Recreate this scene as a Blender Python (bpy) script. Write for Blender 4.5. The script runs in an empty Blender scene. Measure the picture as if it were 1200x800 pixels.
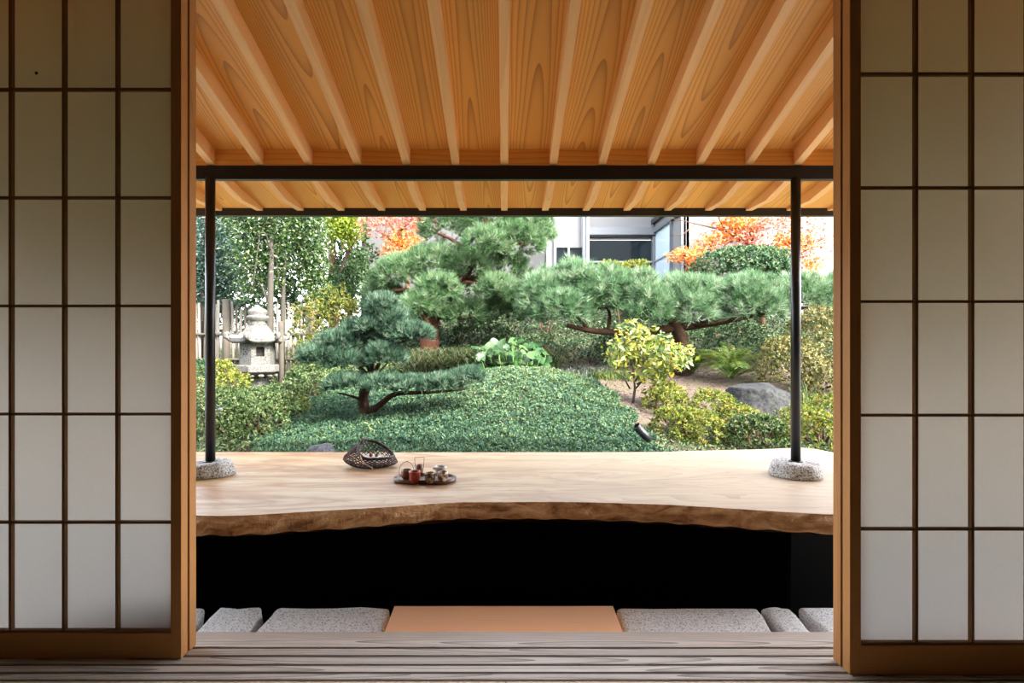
import bpy, bmesh, math, random
import numpy as np
from mathutils import Vector, Matrix

C = bpy.context.scene.collection
SC = bpy.context.scene
PI = math.pi
R = math.radians
rng = np.random.default_rng(7)
random.seed(7)

# ------------------------------------------------------------------ camera, sky, sun, exposure
F, VX, VY, EYE = 700.0, 591.0, 402.0, 0.9275        # focal length (px of a 1200 px frame), vanishing point, eye height

cam = bpy.data.cameras.new('camera')
cam.sensor_width = 36.0
cam.lens = F / 1200.0 * 36.0
cam.shift_x = 9 / 1200.0
cam.shift_y = 2 / 1200.0
cam.clip_start = 0.05
cam_o = bpy.data.objects.new('camera', cam)
cam_o.location = (0, 0, EYE)
cam_o.rotation_euler = (PI / 2, 0, 0)
C.objects.link(cam_o)
SC.camera = cam_o

w = bpy.data.worlds.new('sky')
SC.world = w
w.use_nodes = True
nt = w.node_tree
nt.nodes.clear()
sky = nt.nodes.new('ShaderNodeTexSky')
sky.sky_type = 'NISHITA'
sky.sun_disc = False
sky.sun_elevation = R(42)
sky.sun_rotation = R(135)
sky.air_density = 1.0
sky.dust_density = 3.0
sky.ozone_density = 1.0
hsv = nt.nodes.new('ShaderNodeHueSaturation')      # thin high cloud: a paler sky
hsv.inputs['Saturation'].default_value = 0.40
bg = nt.nodes.new('ShaderNodeBackground')
bg.inputs['Strength'].default_value = 0.85
wo = nt.nodes.new('ShaderNodeOutputWorld')
nt.links.new(sky.outputs[0], hsv.inputs['Color'])
nt.links.new(hsv.outputs[0], bg.inputs['Color'])
nt.links.new(bg.outputs[0], wo.inputs['Surface'])

sun = bpy.data.lights.new('sun', 'SUN')
sun.energy = 5.5
sun.angle = R(2.5)
sun.color = (1.0, 0.95, 0.87)
sun_o = bpy.data.objects.new('sun', sun)
sun_dir = Vector((0.62, -0.50, 0.62)).normalized()  # towards the sun: high, behind the camera and to its right
sun_o.rotation_euler = sun_dir.to_track_quat('Z', 'Y').to_euler()
sun_o.location = (6, -5, 9)
C.objects.link(sun_o)

vs = SC.view_settings
vs.view_transform = 'Standard'
vs.look = 'None'
vs.gamma = 1.0
vs.use_curve_mapping = False
vs.exposure = 1.65
SC.cycles.max_bounces = 10
SC.cycles.diffuse_bounces = 7
SC.cycles.transparent_max_bounces = 16
SC.cycles.caustics_reflective = False
SC.cycles.caustics_refractive = False


# ------------------------------------------------------------------ helpers
def at(px, py, Y):
    return Vector(((px - VX) / F * Y, Y, EYE - (py - VY) / F * Y))


def lin(h):
    h = h.lstrip('#')
    out = []
    for i in (0, 2, 4):
        c = int(h[i:i + 2], 16) / 255.0
        out.append(c / 12.92 if c <= 0.04045 else ((c + 0.055) / 1.055) ** 2.4)
    return (out[0], out[1], out[2], 1.0)


def tag(o, label=None, cat=None, group=None, kind=None):
    if label: o['label'] = label
    if cat: o['category'] = cat
    if group: o['group'] = group
    if kind: o['kind'] = kind
    return o


def empty(name, loc=(0, 0, 0), rz=0.0, label=None, cat=None, group=None, kind=None, parent=None):
    o = bpy.data.objects.new(name, None)
    o.empty_display_size = 0.05
    o.location = loc
    o.rotation_euler = (0, 0, rz)
    C.objects.link(o)
    if parent: o.parent = parent
    return tag(o, label, cat, group, kind)


def link(name, me, parent=None, loc=None, rot=None, scale=None, kind=None):
    o = bpy.data.objects.new(name, me)
    C.objects.link(o)
    if parent is not None: o.parent = parent
    if loc is not None: o.location = loc
    if rot is not None: o.rotation_euler = rot
    if scale is not None: o.scale = scale
    if kind: o['kind'] = kind
    return o


class MB:
    """collects shapes for ONE mesh"""
    def __init__(self):
        self.v, self.f, self.s = [], [], []

    def add(self, vs_, fs_, smooth=False):
        b = len(self.v)
        self.v += [tuple(p) for p in vs_]
        self.f += [tuple(i + b for i in f) for f in fs_]
        self.s += [smooth] * len(fs_)
        return self

    def box(self, x0, x1, y0, y1, z0, z1):
        v = [(x, y, z) for z in (z0, z1) for y in (y0, y1) for x in (x0, x1)]
        return self.add(v, [(0, 2, 3, 1), (4, 5, 7, 6), (0, 1, 5, 4), (2, 6, 7, 3), (0, 4, 6, 2), (1, 3, 7, 5)])

    def tube(self, pts, rad, n=8, cap=True, smooth=True):
        pts = [Vector(p) for p in pts]
        if not hasattr(rad, '__len__'): rad = [rad] * len(pts)
        vs_, fs_ = [], []
        t0 = (pts[1] - pts[0]).normalized()
        a = t0.orthogonal().normalized()
        for i, p in enumerate(pts):
            t = (pts[min(i + 1, len(pts) - 1)] - pts[max(i - 1, 0)]).normalized()
            a = (a - t * a.dot(t))
            a = a.normalized() if a.length > 1e-6 else t.orthogonal().normalized()
            b = t.cross(a)
            for k in range(n):
                an = 2 * PI * k / n
                vs_.append(p + (a * math.cos(an) + b * math.sin(an)) * rad[i])
        for i in range(len(pts) - 1):
            for k in range(n):
                k2 = (k + 1) % n
                fs_.append((i * n + k, i * n + k2, (i + 1) * n + k2, (i + 1) * n + k))
        if cap:
            fs_.append(tuple(range(n - 1, -1, -1)))
            m = (len(pts) - 1) * n
            fs_.append(tuple(range(m, m + n)))
        return self.add(vs_, fs_, smooth)

    def lathe(self, prof, n=24, c=(0, 0, 0), smooth=True, rot=0.0):
        vs_, fs_ = [], []
        for r, z in prof:
            for k in range(n):
                an = 2 * PI * k / n + rot
                vs_.append((c[0] + r * math.cos(an), c[1] + r * math.sin(an), c[2] + z))
        for i in range(len(prof) - 1):
            for k in range(n):
                k2 = (k + 1) % n
                fs_.append((i * n + k, i * n + k2, (i + 1) * n + k2, (i + 1) * n + k))
        fs_.append(tuple(range(n - 1, -1, -1)))
        m = (len(prof) - 1) * n
        fs_.append(tuple(range(m, m + n)))
        return self.add(vs_, fs_, smooth)

    def prism_x(self, poly, x0, x1):
        """polygon of (y, z) extruded from x0 to x1"""
        n = len(poly)
        v = [(x0, y, z) for y, z in poly] + [(x1, y, z) for y, z in poly]
        f = [tuple(range(n)), tuple(range(2 * n - 1, n - 1, -1))]
        f += [(i, i + n, (i + 1) % n + n, (i + 1) % n) for i in range(n)]
        return self.add(v, f)

    def mesh(self, name, mat):
        me = bpy.data.meshes.new(name)
        me.from_pydata(self.v, [], self.f)
        me.polygons.foreach_set('use_smooth', self.s)
        if mat: me.materials.append(mat)
        bm = bmesh.new(); bm.from_mesh(me)
        bmesh.ops.recalc_face_normals(bm, faces=bm.faces)
        bm.to_mesh(me); bm.free()
        me.update()
        return me

    def build(self, name, mat, parent=None, bevel=0.0, kind=None, loc=None, rot=None):
        o = link(name, self.mesh(name, mat), parent, loc, rot, kind=kind)
        if bevel:
            m = o.modifiers.new('edge', 'BEVEL')
            m.width = bevel; m.segments = 2; m.limit_method = 'ANGLE'; m.angle_limit = R(35)
        return o


def big_mesh(name, V, Fc, mat, rnd=None, smooth=False):
    """V (n,3), Fc (m,k) arrays"""
    me = bpy.data.meshes.new(name)
    V = np.ascontiguousarray(V, dtype=np.float32)
    Fc = np.ascontiguousarray(Fc, dtype=np.int32)
    k = Fc.shape[1]
    me.vertices.add(len(V)); me.vertices.foreach_set('co', V.ravel())
    me.loops.add(Fc.size); me.loops.foreach_set('vertex_index', Fc.ravel())
    me.polygons.add(len(Fc))
    me.polygons.foreach_set('loop_start', np.arange(0, Fc.size, k, dtype=np.int32))
    if smooth: me.polygons.foreach_set('use_smooth', np.ones(len(Fc), dtype=bool))
    if rnd is not None:
        a = me.attributes.new('rnd', 'FLOAT', 'POINT')
        a.data.foreach_set('value', np.ascontiguousarray(rnd, dtype=np.float32))
    me.materials.append(mat)
    me.update(calc_edges=True)
    return me


def unit(a):
    return a / np.maximum(np.linalg.norm(a, axis=-1, keepdims=True), 1e-9)


def leaf_arrays(P, N, size, aspect=0.5, fold=0.25, T=None, size_var=0.3):
    """a folded diamond (4 verts, 2 triangles) at each P, facing N"""
    n = len(P)
    N = unit(N)
    if T is None: T = rng.normal(size=(n, 3))
    T = unit(T - N * np.sum(T * N, axis=1, keepdims=True))
    B = np.cross(N, T)
    s = (size * (1 + size_var * rng.uniform(-1, 1, n)))[:, None]
    wd = s * aspect * 0.5
    v0 = P - T * s * 0.5
    v2 = P + T * s * 0.5
    mid = P - T * s * 0.06
    v1 = mid + B * wd + N * wd * fold
    v3 = mid - B * wd + N * wd * fold
    V = np.stack([v0, v1, v2, v3], axis=1).reshape(-1, 3)
    i = np.arange(n)[:, None] * 4
    Fc = np.concatenate([i + np.array([[0, 1, 2]]), i + np.array([[0, 2, 3]])], axis=0)
    return V, Fc, np.repeat(rng.uniform(0, 1, n), 4)


def leaf_mesh(name, P, N, size, mat, aspect=0.5, fold=0.25, T=None, size_var=0.3, rnd=None):
    V, Fc, rv = leaf_arrays(np.asarray(P), np.asarray(N), size, aspect, fold, T, size_var)
    if rnd is not None: rv = np.repeat(rnd, 4)
    return big_mesh(name, V, Fc, mat, rv)


def rosette_mesh(name, P, D, size, mat, aspect=0.45, per=7, spread=0.75, tone=None):
    """whorls of leaves at the shoot tips: about one whorl for every `per` points"""
    n = max(4, len(P) // per)
    c, d = P[:n], unit(D[:n] + rng.normal(size=(n, 3)) * 0.35)
    t = unit(d[:, None, :] + spread * rng.normal(size=(n, per, 3)))
    N = unit(d[:, None, :] - t * np.sum(t * d[:, None, :], axis=2, keepdims=True) + 0.25 * rng.normal(size=(n, per, 3)))
    Q = c[:, None, :] + t * size * 0.55
    tn = rng.uniform(0, 1, n) if tone is None else tone[:n]
    rv = np.clip(tn[:, None] * 0.7 + 0.3 * rng.uniform(0, 1, (n, per)), 0, 1)
    return leaf_mesh(name, Q.reshape(-1, 3), N.reshape(-1, 3), size, mat, aspect, 0.25, t.reshape(-1, 3), rnd=rv.ravel())


def needle_mesh(name, P, D, mat, nper=24, length=0.05, width=0.003, spread=0.55, tone=None):
    n = len(P)
    D = unit(D)
    dirs = unit(D[:, None, :] + spread * rng.normal(size=(n, nper, 3)))
    ln = length * rng.uniform(0.7, 1.15, (n, nper, 1))
    base = P[:, None, :] + dirs * 0.004 + rng.normal(size=(n, nper, 3)) * length * 0.06
    side = unit(np.cross(dirs, rng.normal(size=(n, nper, 3)))) * width * 0.5
    v0, v1, v2 = base - side, base + side, base + dirs * ln
    V = np.stack([v0, v1, v2], axis=2).reshape(-1, 3)
    Fc = np.arange(len(V)).reshape(-1, 3)
    t = rng.uniform(0, 1, n) if tone is None else tone
    rv = np.clip(t[:, None] * 0.75 + rng.uniform(0, 0.25, (n, nper)), 0, 1)
    return big_mesh(name, V, Fc, mat, np.repeat(rv.ravel(), 3))


def blob_points(blobs, n, zmin=-0.35, inner=0.72, outer=1.04, lump=0.2):
    """points in the shells of ellipsoids (cx,cy,cz,rx,ry,rz); returns positions, outward normals"""
    B = np.array(blobs, dtype=float)
    area = (B[:, 3] * B[:, 4] + B[:, 3] * B[:, 5] + B[:, 4] * B[:, 5])
    idx = rng.choice(len(B), size=n, p=area / area.sum())
    u = rng.normal(size=(n, 3))
    u = unit(u)
    low = u[:, 2] < zmin
    u[low, 2] = -u[low, 2]
    r = inner + (outer - inner) * rng.uniform(0, 1, n) ** 0.6
    for b in range(len(B)):
        sel = np.where(idx == b)[0]
        K = unit(rng.normal(size=(16, 3)))
        g_ = np.exp((u[sel] @ K.T - 1) / 0.035).max(axis=1)
        r[sel] *= 0.90 + lump * g_
    P = B[idx, :3] + u * B[idx, 3:6] * r[:, None]
    N = unit(u / B[idx, 3:6])
    return P, N


def pxblob(x0, y0, x1, y1, Y, ry=None, dY=0.0):
    c = at((x0 + x1) / 2, (y0 + y1) / 2, Y)
    rx = (x1 - x0) / 2 / F * Y
    rz = (y1 - y0) / 2 / F * Y
    return (c.x, c.y + dY, c.z, rx, ry if ry else rx * 0.9, rz)


# ------------------------------------------------------------------ materials
class NT:
    def __init__(self, name):
        self.m = bpy.data.materials.new(name)
        self.m.use_nodes = True
        self.t = self.m.node_tree
        self.t.nodes.clear()

    def n(self, typ, **kw):
        nd = self.t.nodes.new(typ)
        for k, v in kw.items():
            if hasattr(nd, k): setattr(nd, k, v)
        return nd

    def l(self, a, b): self.t.links.new(a, b)

    def put(self, sock, val):
        if isinstance(val, bpy.types.NodeSocket): self.l(val, sock)
        else: sock.default_value = val

    def math(self, op, a, b=None, c=None):
        nd = self.n('ShaderNodeMath'); nd.operation = op
        self.put(nd.inputs[0], a)
        if b is not None: self.put(nd.inputs[1], b)
        if c is not None: self.put(nd.inputs[2], c)
        return nd.outputs[0]

    def noise(self, vec, scale, detail=2.0, rough=0.5, dim='3D', w=None, dist=0.0):
        nd = self.n('ShaderNodeTexNoise'); nd.noise_dimensions = dim
        if vec is not None and dim != '1D': self.l(vec, nd.inputs['Vector'])
        if w is not None: self.put(nd.inputs['W'], w)
        nd.inputs['Scale'].default_value = scale
        nd.inputs['Detail'].default_value = detail
        nd.inputs['Roughness'].default_value = rough
        nd.inputs['Distortion'].default_value = dist
        return nd.outputs[0]

    def ramp(self, fac, stops, interp='LINEAR'):
        nd = self.n('ShaderNodeValToRGB')
        nd.color_ramp.interpolation = interp
        el = nd.color_ramp.elements
        while len(el) < len(stops): el.new(0.5)
        for e, (p, c) in zip(el, stops):
            e.position = p
            e.color = lin(c) if isinstance(c, str) else c
        self.put(nd.inputs[0], fac)
        return nd.outputs[0]

    def mixc(self, fac, a, b, mode='MIX'):
        nd = self.n('ShaderNodeMix'); nd.data_type = 'RGBA'; nd.blend_type = mode
        self.put(nd.inputs[0], fac)
        self.put(nd.inputs[6], lin(a) if isinstance(a, str) else a)
        self.put(nd.inputs[7], lin(b) if isinstance(b, str) else b)
        return nd.outputs[2]

    def bump(self, h, strength=0.3, dist=0.01):
        nd = self.n('ShaderNodeBump')
        nd.inputs['Strength'].default_value = strength
        nd.inputs['Distance'].default_value = dist
        self.l(h, nd.inputs['Height'])
        return nd.outputs[0]

    def principled(self, col, rough=0.6, spec=0.3, metal=0.0, bump=None):
        p = self.n('ShaderNodeBsdfPrincipled')
        self.put(p.inputs['Base Color'], lin(col) if isinstance(col, str) else col)
        self.put(p.inputs['Roughness'], rough)
        p.inputs['Specular IOR Level'].default_value = spec
        p.inputs['Metallic'].default_value = metal
        if bump is not None: self.l(bump, p.inputs['Normal'])
        return p.outputs[0]

    def out(self, sh):
        o = self.n('ShaderNodeOutputMaterial')
        self.l(sh, o.inputs['Surface'])
        return self.m

    def coord(self, which='Object'):
        return self.n('ShaderNodeTexCoord').outputs[which]

    def rand(self):
        return self.n('ShaderNodeObjectInfo').outputs['Random']


def wood(name, light, mid, dark, axis='Y', ring=95.0, depth=0.11, rough=0.55, spec=0.25, fibre=0.5, bumpk=0.12, tone=0.10, line=0.55, wander=0.006, slope=0.0, zoff=2.54):
    """flat-sawn boards: growth rings cut lengthwise, grain along one local axis"""
    t = NT(name)
    co = t.coord()
    rd = t.rand()
    sep = t.n('ShaderNodeSeparateXYZ'); t.l(co, sep.inputs[0])
    ix = {'X': (0, 1, 2), 'Y': (1, 0, 2), 'Z': (2, 0, 1)}[axis]
    al, ac, dp = (sep.outputs[i] for i in ix)
    if slope: dp = t.math('ADD', dp, t.math('MULTIPLY', al, slope))
    seed = t.math('MULTIPLY', rd, 57.0)
    als = t.math('ADD', al, seed)
    comb = t.n('ShaderNodeCombineXYZ'); t.l(als, comb.inputs[0]); t.l(ac, comb.inputs[1]); t.l(t.math('ADD', dp, seed), comb.inputs[2])
    v = comb.outputs[0]
    mp = t.n('ShaderNodeMapping'); t.l(v, mp.inputs['Vector']); mp.inputs['Scale'].default_value = (0.35, 3.0, 3.0)
    n1 = t.noise(mp.outputs[0], 1.6, 0.0, 0.45)
    z0 = t.math('ADD', t.math('MULTIPLY', n1, depth * 0.8), 0.02)
    mp2 = t.n('ShaderNodeMapping'); t.l(v, mp2.inputs['Vector']); mp2.inputs['Scale'].default_value = (0.4, 1.2, 1.2)
    n2 = t.math('MULTIPLY', t.math('SUBTRACT', t.noise(mp2.outputs[0], 3.0, 1.0, 0.4), 0.5), wander * 4)
    x = t.math('ADD', t.math('ADD', ac, n2), t.math('MULTIPLY', t.math('SUBTRACT', rd, 0.5), depth * 0.7))
    zz = t.math('ADD', z0, t.math('SUBTRACT', dp, zoff) if slope else dp)
    r = t.math('SQRT', t.math('ADD', t.math('MULTIPLY', x, x), t.math('MULTIPLY', zz, zz)))
    ph = t.math('FRACT', t.math('MULTIPLY', r, ring))
    saw = t.math('POWER', ph, 3.6)
    mp3 = t.n('ShaderNodeMapping'); t.l(v, mp3.inputs['Vector']); mp3.inputs['Scale'].default_value = (6.0, 260.0, 260.0)
    fib = t.noise(mp3.outputs[0], 1.0, 3.0, 0.6)
    mp4 = t.n('ShaderNodeMapping'); t.l(v, mp4.inputs['Vector']); mp4.inputs['Scale'].default_value = (0.8, 6.0, 6.0)
    cloud = t.noise(mp4.outputs[0], 1.6, 2.0, 0.5)
    base = t.mixc(cloud, light, mid)
    c1 = t.mixc(t.math('MULTIPLY', saw, line), base, dark)
    c2 = t.mixc(t.math('MULTIPLY', t.math('SUBTRACT', fib, 0.35), fibre), c1, dark)
    hs = t.n('ShaderNodeHueSaturation'); t.l(c2, hs.inputs['Color'])
    t.l(t.math('ADD', t.math('MULTIPLY', t.math('SUBTRACT', rd, 0.5), tone * 2), 1.0), hs.inputs['Value'])
    bp = t.bump(t.math('ADD', t.math('MULTIPLY', saw, 0.5), fib), bumpk, 0.002)
    return t.out(t.principled(hs.outputs[0], rough, spec, bump=bp))


def flat(name, col, rough=0.6, spec=0.3, metal=0.0, var=0.0, vscale=8.0, bumpk=0.0):
    t = NT(name)
    if not var and not bumpk: return t.out(t.principled(col, rough, spec, metal))
    co = t.coord()
    nz = t.noise(co, vscale, 4.0, 0.6)
    c = t.mixc(t.math('MULTIPLY', nz, var), col, '#000000') if var else lin(col)
    bp = t.bump(nz, bumpk, 0.01) if bumpk else None
    return t.out(t.principled(c, rough, spec, metal, bp))


LEAF = 0.25                    # the swatches below are read off a bright exposure


def leafmat(name, stops, trans=0.3, rough=0.55, spec=0.18, tboost='#fff2b0', gain=1.0):
    t = NT(name)
    a = t.n('ShaderNodeAttribute'); a.attribute_name = 'rnd'
    c = t.ramp(a.outputs['Fac'], [(q, tuple(min(0.8, v * LEAF * gain) for v in lin(h)[:3]) + (1.0,)) for q, h in stops])
    p = t.principled(c, rough, spec)
    tr = t.n('ShaderNodeBsdfTranslucent')
    t.l(t.mixc(0.5, c, t.mixc(1.0, c, tboost, 'MULTIPLY')), tr.inputs['Color'])
    mx = t.n('ShaderNodeMixShader'); mx.inputs[0].default_value = trans
    t.l(p, mx.inputs[1]); t.l(tr.outputs[0], mx.inputs[2])
    return t.out(mx.outputs[0])


def granite(name, a='#8d8b87', b='#c9c7c2', d='#3c3b3a', scale=160.0, moss=0.0, bumpk=0.5, big=4.0):
    t = NT(name)
    co = t.coord()
    n1 = t.noise(co, scale, 3.0, 0.7)
    n2 = t.noise(co, big, 4.0, 0.6)
    c = t.ramp(n1, [(0.36, d), (0.46, a), (0.58, b), (0.8, '#f4f2ee' if b > '#c' else b)])
    c = t.mixc(t.math('MULTIPLY', n2, 0.3), c, d)
    if moss:
        m = t.ramp(t.noise(co, 9.0, 4.0, 0.6), [(0.5, (0, 0, 0, 1)), (0.62, (1, 1, 1, 1))])
        c = t.mixc(t.math('MULTIPLY', m, moss), c, '#5c6448')
    bp = t.bump(t.math('ADD', t.math('MULTIPLY', n1, 0.5), n2), bumpk, 0.012)
    return t.out(t.principled(c, 0.85, 0.2, bump=bp))


M = {}
M['cedar'] = wood('cedar boards', '#f6bc66', '#eeaa4c', '#a8682a', 'Y', 165.0, 0.10, 0.5, 0.25, 0.30, 0.08, 0.05, 0.72, slope=0.285)
M['cedar_outer'] = wood('cedar boards of the eave end', '#f6bc66', '#eeaa4c', '#a8682a', 'Y', 165.0, 0.10, 0.5, 0.25, 0.30, 0.08, 0.05, 0.72, slope=0.143, zoff=2.14)
M['filler'] = wood('cedar filler', '#f6bc66', '#eeaa4c', '#a8682a', 'X', 80.0, 0.10, 0.5, 0.25, 0.30, 0.08, 0.05, 0.4)
M['rafter'] = wood('rafter cedar', '#f8c88c', '#f0ba76', '#c48c50', 'Y', 70.0, 0.10, 0.5, 0.25, 0.3, 0.08, 0.05, 0.25, slope=0.285)
M['frame'] = wood('door frame hinoki', '#c08b55', '#b47c46', '#845327', 'Z', 110.0, 0.12, 0.5, 0.3, 0.4, 0.08, 0.02, 0.3)
M['frame_rail'] = wood('door rail hinoki', '#c08b55', '#b47c46', '#845327', 'X', 110.0, 0.12, 0.5, 0.3, 0.4, 0.08, 0.02, 0.3)
M['muntin'] = wood('lattice hinoki', '#8b6640', '#7d5934', '#5c3d20', 'Z', 90.0, 0.12, 0.6, 0.2, 0.3, 0.05, 0.03, 0.25)
M['deck'] = wood('weathered deck oak', '#d8cfc4', '#c2b5a5', '#574b40', 'X', 230.0, 0.07, 0.6, 0.25, 0.7, 0.3, 0.12, 0.75, 0.014)
M['step'] = wood('pinkish cypress step', '#ffcfa6', '#ffc496', '#e0a070', 'X', 60.0, 0.13, 0.45, 0.3, 0.3, 0.05, 0.03, 0.3)
M['floorwood'] = wood('pale floor boards', '#d8c9b2', '#cdbba0', '#a8906e', 'X', 60.0, 0.13, 0.5, 0.3, 0.3, 0.05, 0.03, 0.25)
M['black_steel'] = flat('black painted steel', '#17181a', 0.35, 0.45)
M['gutter'] = flat('dark bronze steel', '#2a2725', 0.4, 0.4)
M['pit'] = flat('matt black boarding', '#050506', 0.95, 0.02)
M['plaster'] = flat('earth plaster wall', '#b39f82', 0.9, 0.1, 0, 0.15, 30.0, 0.1)
M['roofing'] = flat('dark roof sheet', '#34363a', 0.6, 0.3)
M['granite'] = granite('grey granite', '#eceae6', '#fcfbf9', '#6a6864', 190.0)
M['granite_base'] = granite('speckled granite base', '#96928c', '#c9c5bf', '#46413b', 150.0, 0, 0.6, 8.0)
M['lantern'] = granite('weathered pale stone', '#4a4844', '#5d5b57', '#2e2d2a', 60.0, 0.10, 0.5, 6.0)
M['rock'] = granite('dark garden rock', '#19191a', '#28282a', '#0b0b0c', 30.0, 0.1, 1.0, 4.0)
M['cobble'] = granite('smooth grey stone', '#38383a', '#4a4a4c', '#222224', 70.0, 0, 0.4, 6.0)
M['concrete'] = flat('grey concrete wall', '#4c4c4b', 0.85, 0.15, 0, 0.18, 3.0, 0.05)
M['white_wall'] = flat('white rendered wall', '#6f6e6d', 0.8, 0.2, 0, 0.03, 2.0)
M['grey_metal'] = flat('grey aluminium', '#5c5f62', 0.45, 0.5, 0.2)
M['pale_metal'] = flat('pale aluminium', '#9a9da0', 0.45, 0.5, 0.2)
M['bark_pine'] = flat('dark pine bark', '#3a2a20', 0.9, 0.1, 0, 0.5, 30.0, 0.8)
M['bark_red'] = flat('reddish pine bark', '#6a4434', 0.9, 0.1, 0, 0.6, 18.0, 0.9)
M['bark_grey'] = flat('grey bark', '#45413a', 0.9, 0.1, 0, 0.5, 14.0, 0.5)
M['bark_brown'] = flat('brown bark', '#5a4636', 0.9, 0.1, 0, 0.5, 20.0, 0.6)
M['bamboo'] = flat('bleached bamboo', '#6c665c', 0.6, 0.3, 0, 0.3, 10.0, 0.1)
M['bamboo_dark'] = flat('aged fence wood', '#4a443b', 0.8, 0.2, 0, 0.4, 12.0, 0.3)

# shoji paper: thin, lets daylight through
t = NT('shoji paper')
co = t.coord()
mp = t.n('ShaderNodeMapping'); t.l(co, mp.inputs['Vector']); mp.inputs['Scale'].default_value = (1.0, 1.0, 2.6)
fb = t.noise(mp.outputs[0], 240.0, 3.0, 0.7)
pc = t.ramp(fb, [(0.3, '#f2e9e0'), (0.7, '#fcf5ee')])
d1 = t.n('ShaderNodeBsdfDiffuse'); t.l(pc, d1.inputs['Color'])
d2 = t.n('ShaderNodeBsdfTranslucent'); t.l(pc, d2.inputs['Color'])
mx = t.n('ShaderNodeMixShader'); mx.inputs[0].default_value = 0.94
t.l(d1.outputs[0], mx.inputs[1]); t.l(d2.outputs[0], mx.inputs[2])
M['paper'] = t.out(mx.outputs[0])

# clear glass, thin
t = NT('clear glass')
tr = t.n('ShaderNodeBsdfTransparent'); tr.inputs['Color'].default_value = (0.96, 0.975, 0.97, 1)
gl = t.n('ShaderNodeBsdfGlossy'); gl.inputs['Roughness'].default_value = 0.02
fr = t.n('ShaderNodeFresnel'); fr.inputs['IOR'].default_value = 1.45
mx = t.n('ShaderNodeMixShader')
t.l(fr.outputs[0], mx.inputs[0]); t.l(tr.outputs[0], mx.inputs[1]); t.l(gl.outputs[0], mx.inputs[2])
M['glass'] = t.out(mx.outputs[0])
t = NT('dark window glass')
M['dark_glass'] = t.out(t.principled('#182022', 0.06, 0.35))
t = NT('pale window glass')
M['pale_glass'] = t.out(t.principled('#b9c9d0', 0.08, 0.8))  # sky reflection put into the pale blue colour

# slab: pale camphor-like plank, grain along X with brown figure
t = NT('pale slab top')
co = t.coord()
mp = t.n('ShaderNodeMapping'); t.l(co, mp.inputs['Vector']); mp.inputs['Scale'].default_value = (0.55, 3.2, 1.0)
n1 = t.noise(mp.outputs[0], 1.5, 3.0, 0.5, dist=0.6)
wv = t.math('FRACT', t.math('MULTIPLY', n1, 17.0))
wl = t.math('POWER', wv, 3.0)
mp2 = t.n('ShaderNodeMapping'); t.l(co, mp2.inputs['Vector']); mp2.inputs['Scale'].default_value = (4.0, 130.0, 1.0)
fib = t.noise(mp2.outputs[0], 1.0, 3.0, 0.6)
mp3 = t.n('ShaderNodeMapping'); t.l(co, mp3.inputs['Vector']); mp3.inputs['Scale'].default_value = (0.9, 4.5, 1.0)
n3 = t.noise(mp3.outputs[0], 1.3, 3.0, 0.55, dist=1.4)
base = t.ramp(n3, [(0.32, '#b39f7e'), (0.44, '#aa8c60'), (0.52, '#99703f'), (0.565, '#855630'), (0.62, '#a3845a'), (0.74, '#ae9976')])
sp = t.n('ShaderNodeSeparateXYZ'); t.l(co, sp.inputs[0])
pale = t.math('MULTIPLY', t.math('ADD', t.math('MULTIPLY', sp.outputs[0], 0.42), 0.45), 0.85)   # the plank colour turns paler towards the right
pale.node.use_clamp = True
base = t.mixc(pale, base, '#ada08c')
c = t.mixc(t.math('MULTIPLY', wl, 0.42), base, '#805430')
c = t.mixc(t.math('MULTIPLY', fib, 0.10), c, '#a8794e')
M['slab'] = t.out(t.principled(c, 0.38, 0.35, bump=t.bump(fib, 0.05, 0.001)))

t = NT('live edge')
co = t.coord()
mp = t.n('ShaderNodeMapping'); t.l(co, mp.inputs['Vector']); mp.inputs['Scale'].default_value = (5.0, 9.0, 14.0)
n1 = t.noise(mp.outputs[0], 1.6, 5.0, 0.62, dist=0.9)
mp = t.n('ShaderNodeMapping'); t.l(co, mp.inputs['Vector']); mp.inputs['Scale'].default_value = (30.0, 30.0, 8.0)
n2 = t.noise(mp.outputs[0], 1.5, 4.0, 0.7)
c = t.ramp(n1, [(0.30, '#6e4728'), (0.42, '#c08a56'), (0.55, '#e4b27c'), (0.72, '#f2d2a4')])
c = t.mixc(t.math('MULTIPLY', n2, 0.35), c, '#6b4527')
M['live_edge'] = t.out(t.principled(c, 0.6, 0.25, bump=t.bump(t.math('ADD', n1, n2), 0.6, 0.012)))

# garden soil with bark litter
t = NT('garden soil')
co = t.coord()
n1 = t.noise(co, 55.0, 5.0, 0.75)
n2 = t.noise(co, 1.3, 4.0, 0.6)
c = t.ramp(n1, [(0.3, '#2a231d'), (0.5, '#4c423a'), (0.66, '#655950'), (0.8, '#80756b')])
gm = t.ramp(n2, [(0.48, (0, 0, 0, 1)), (0.62, (1, 1, 1, 1))])
c = t.mixc(t.math('MULTIPLY', gm, 0.45), c, '#434a2c')
M['soil'] = t.out(t.principled(c, 0.95, 0.1, bump=t.bump(n1, 0.8, 0.02)))

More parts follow.
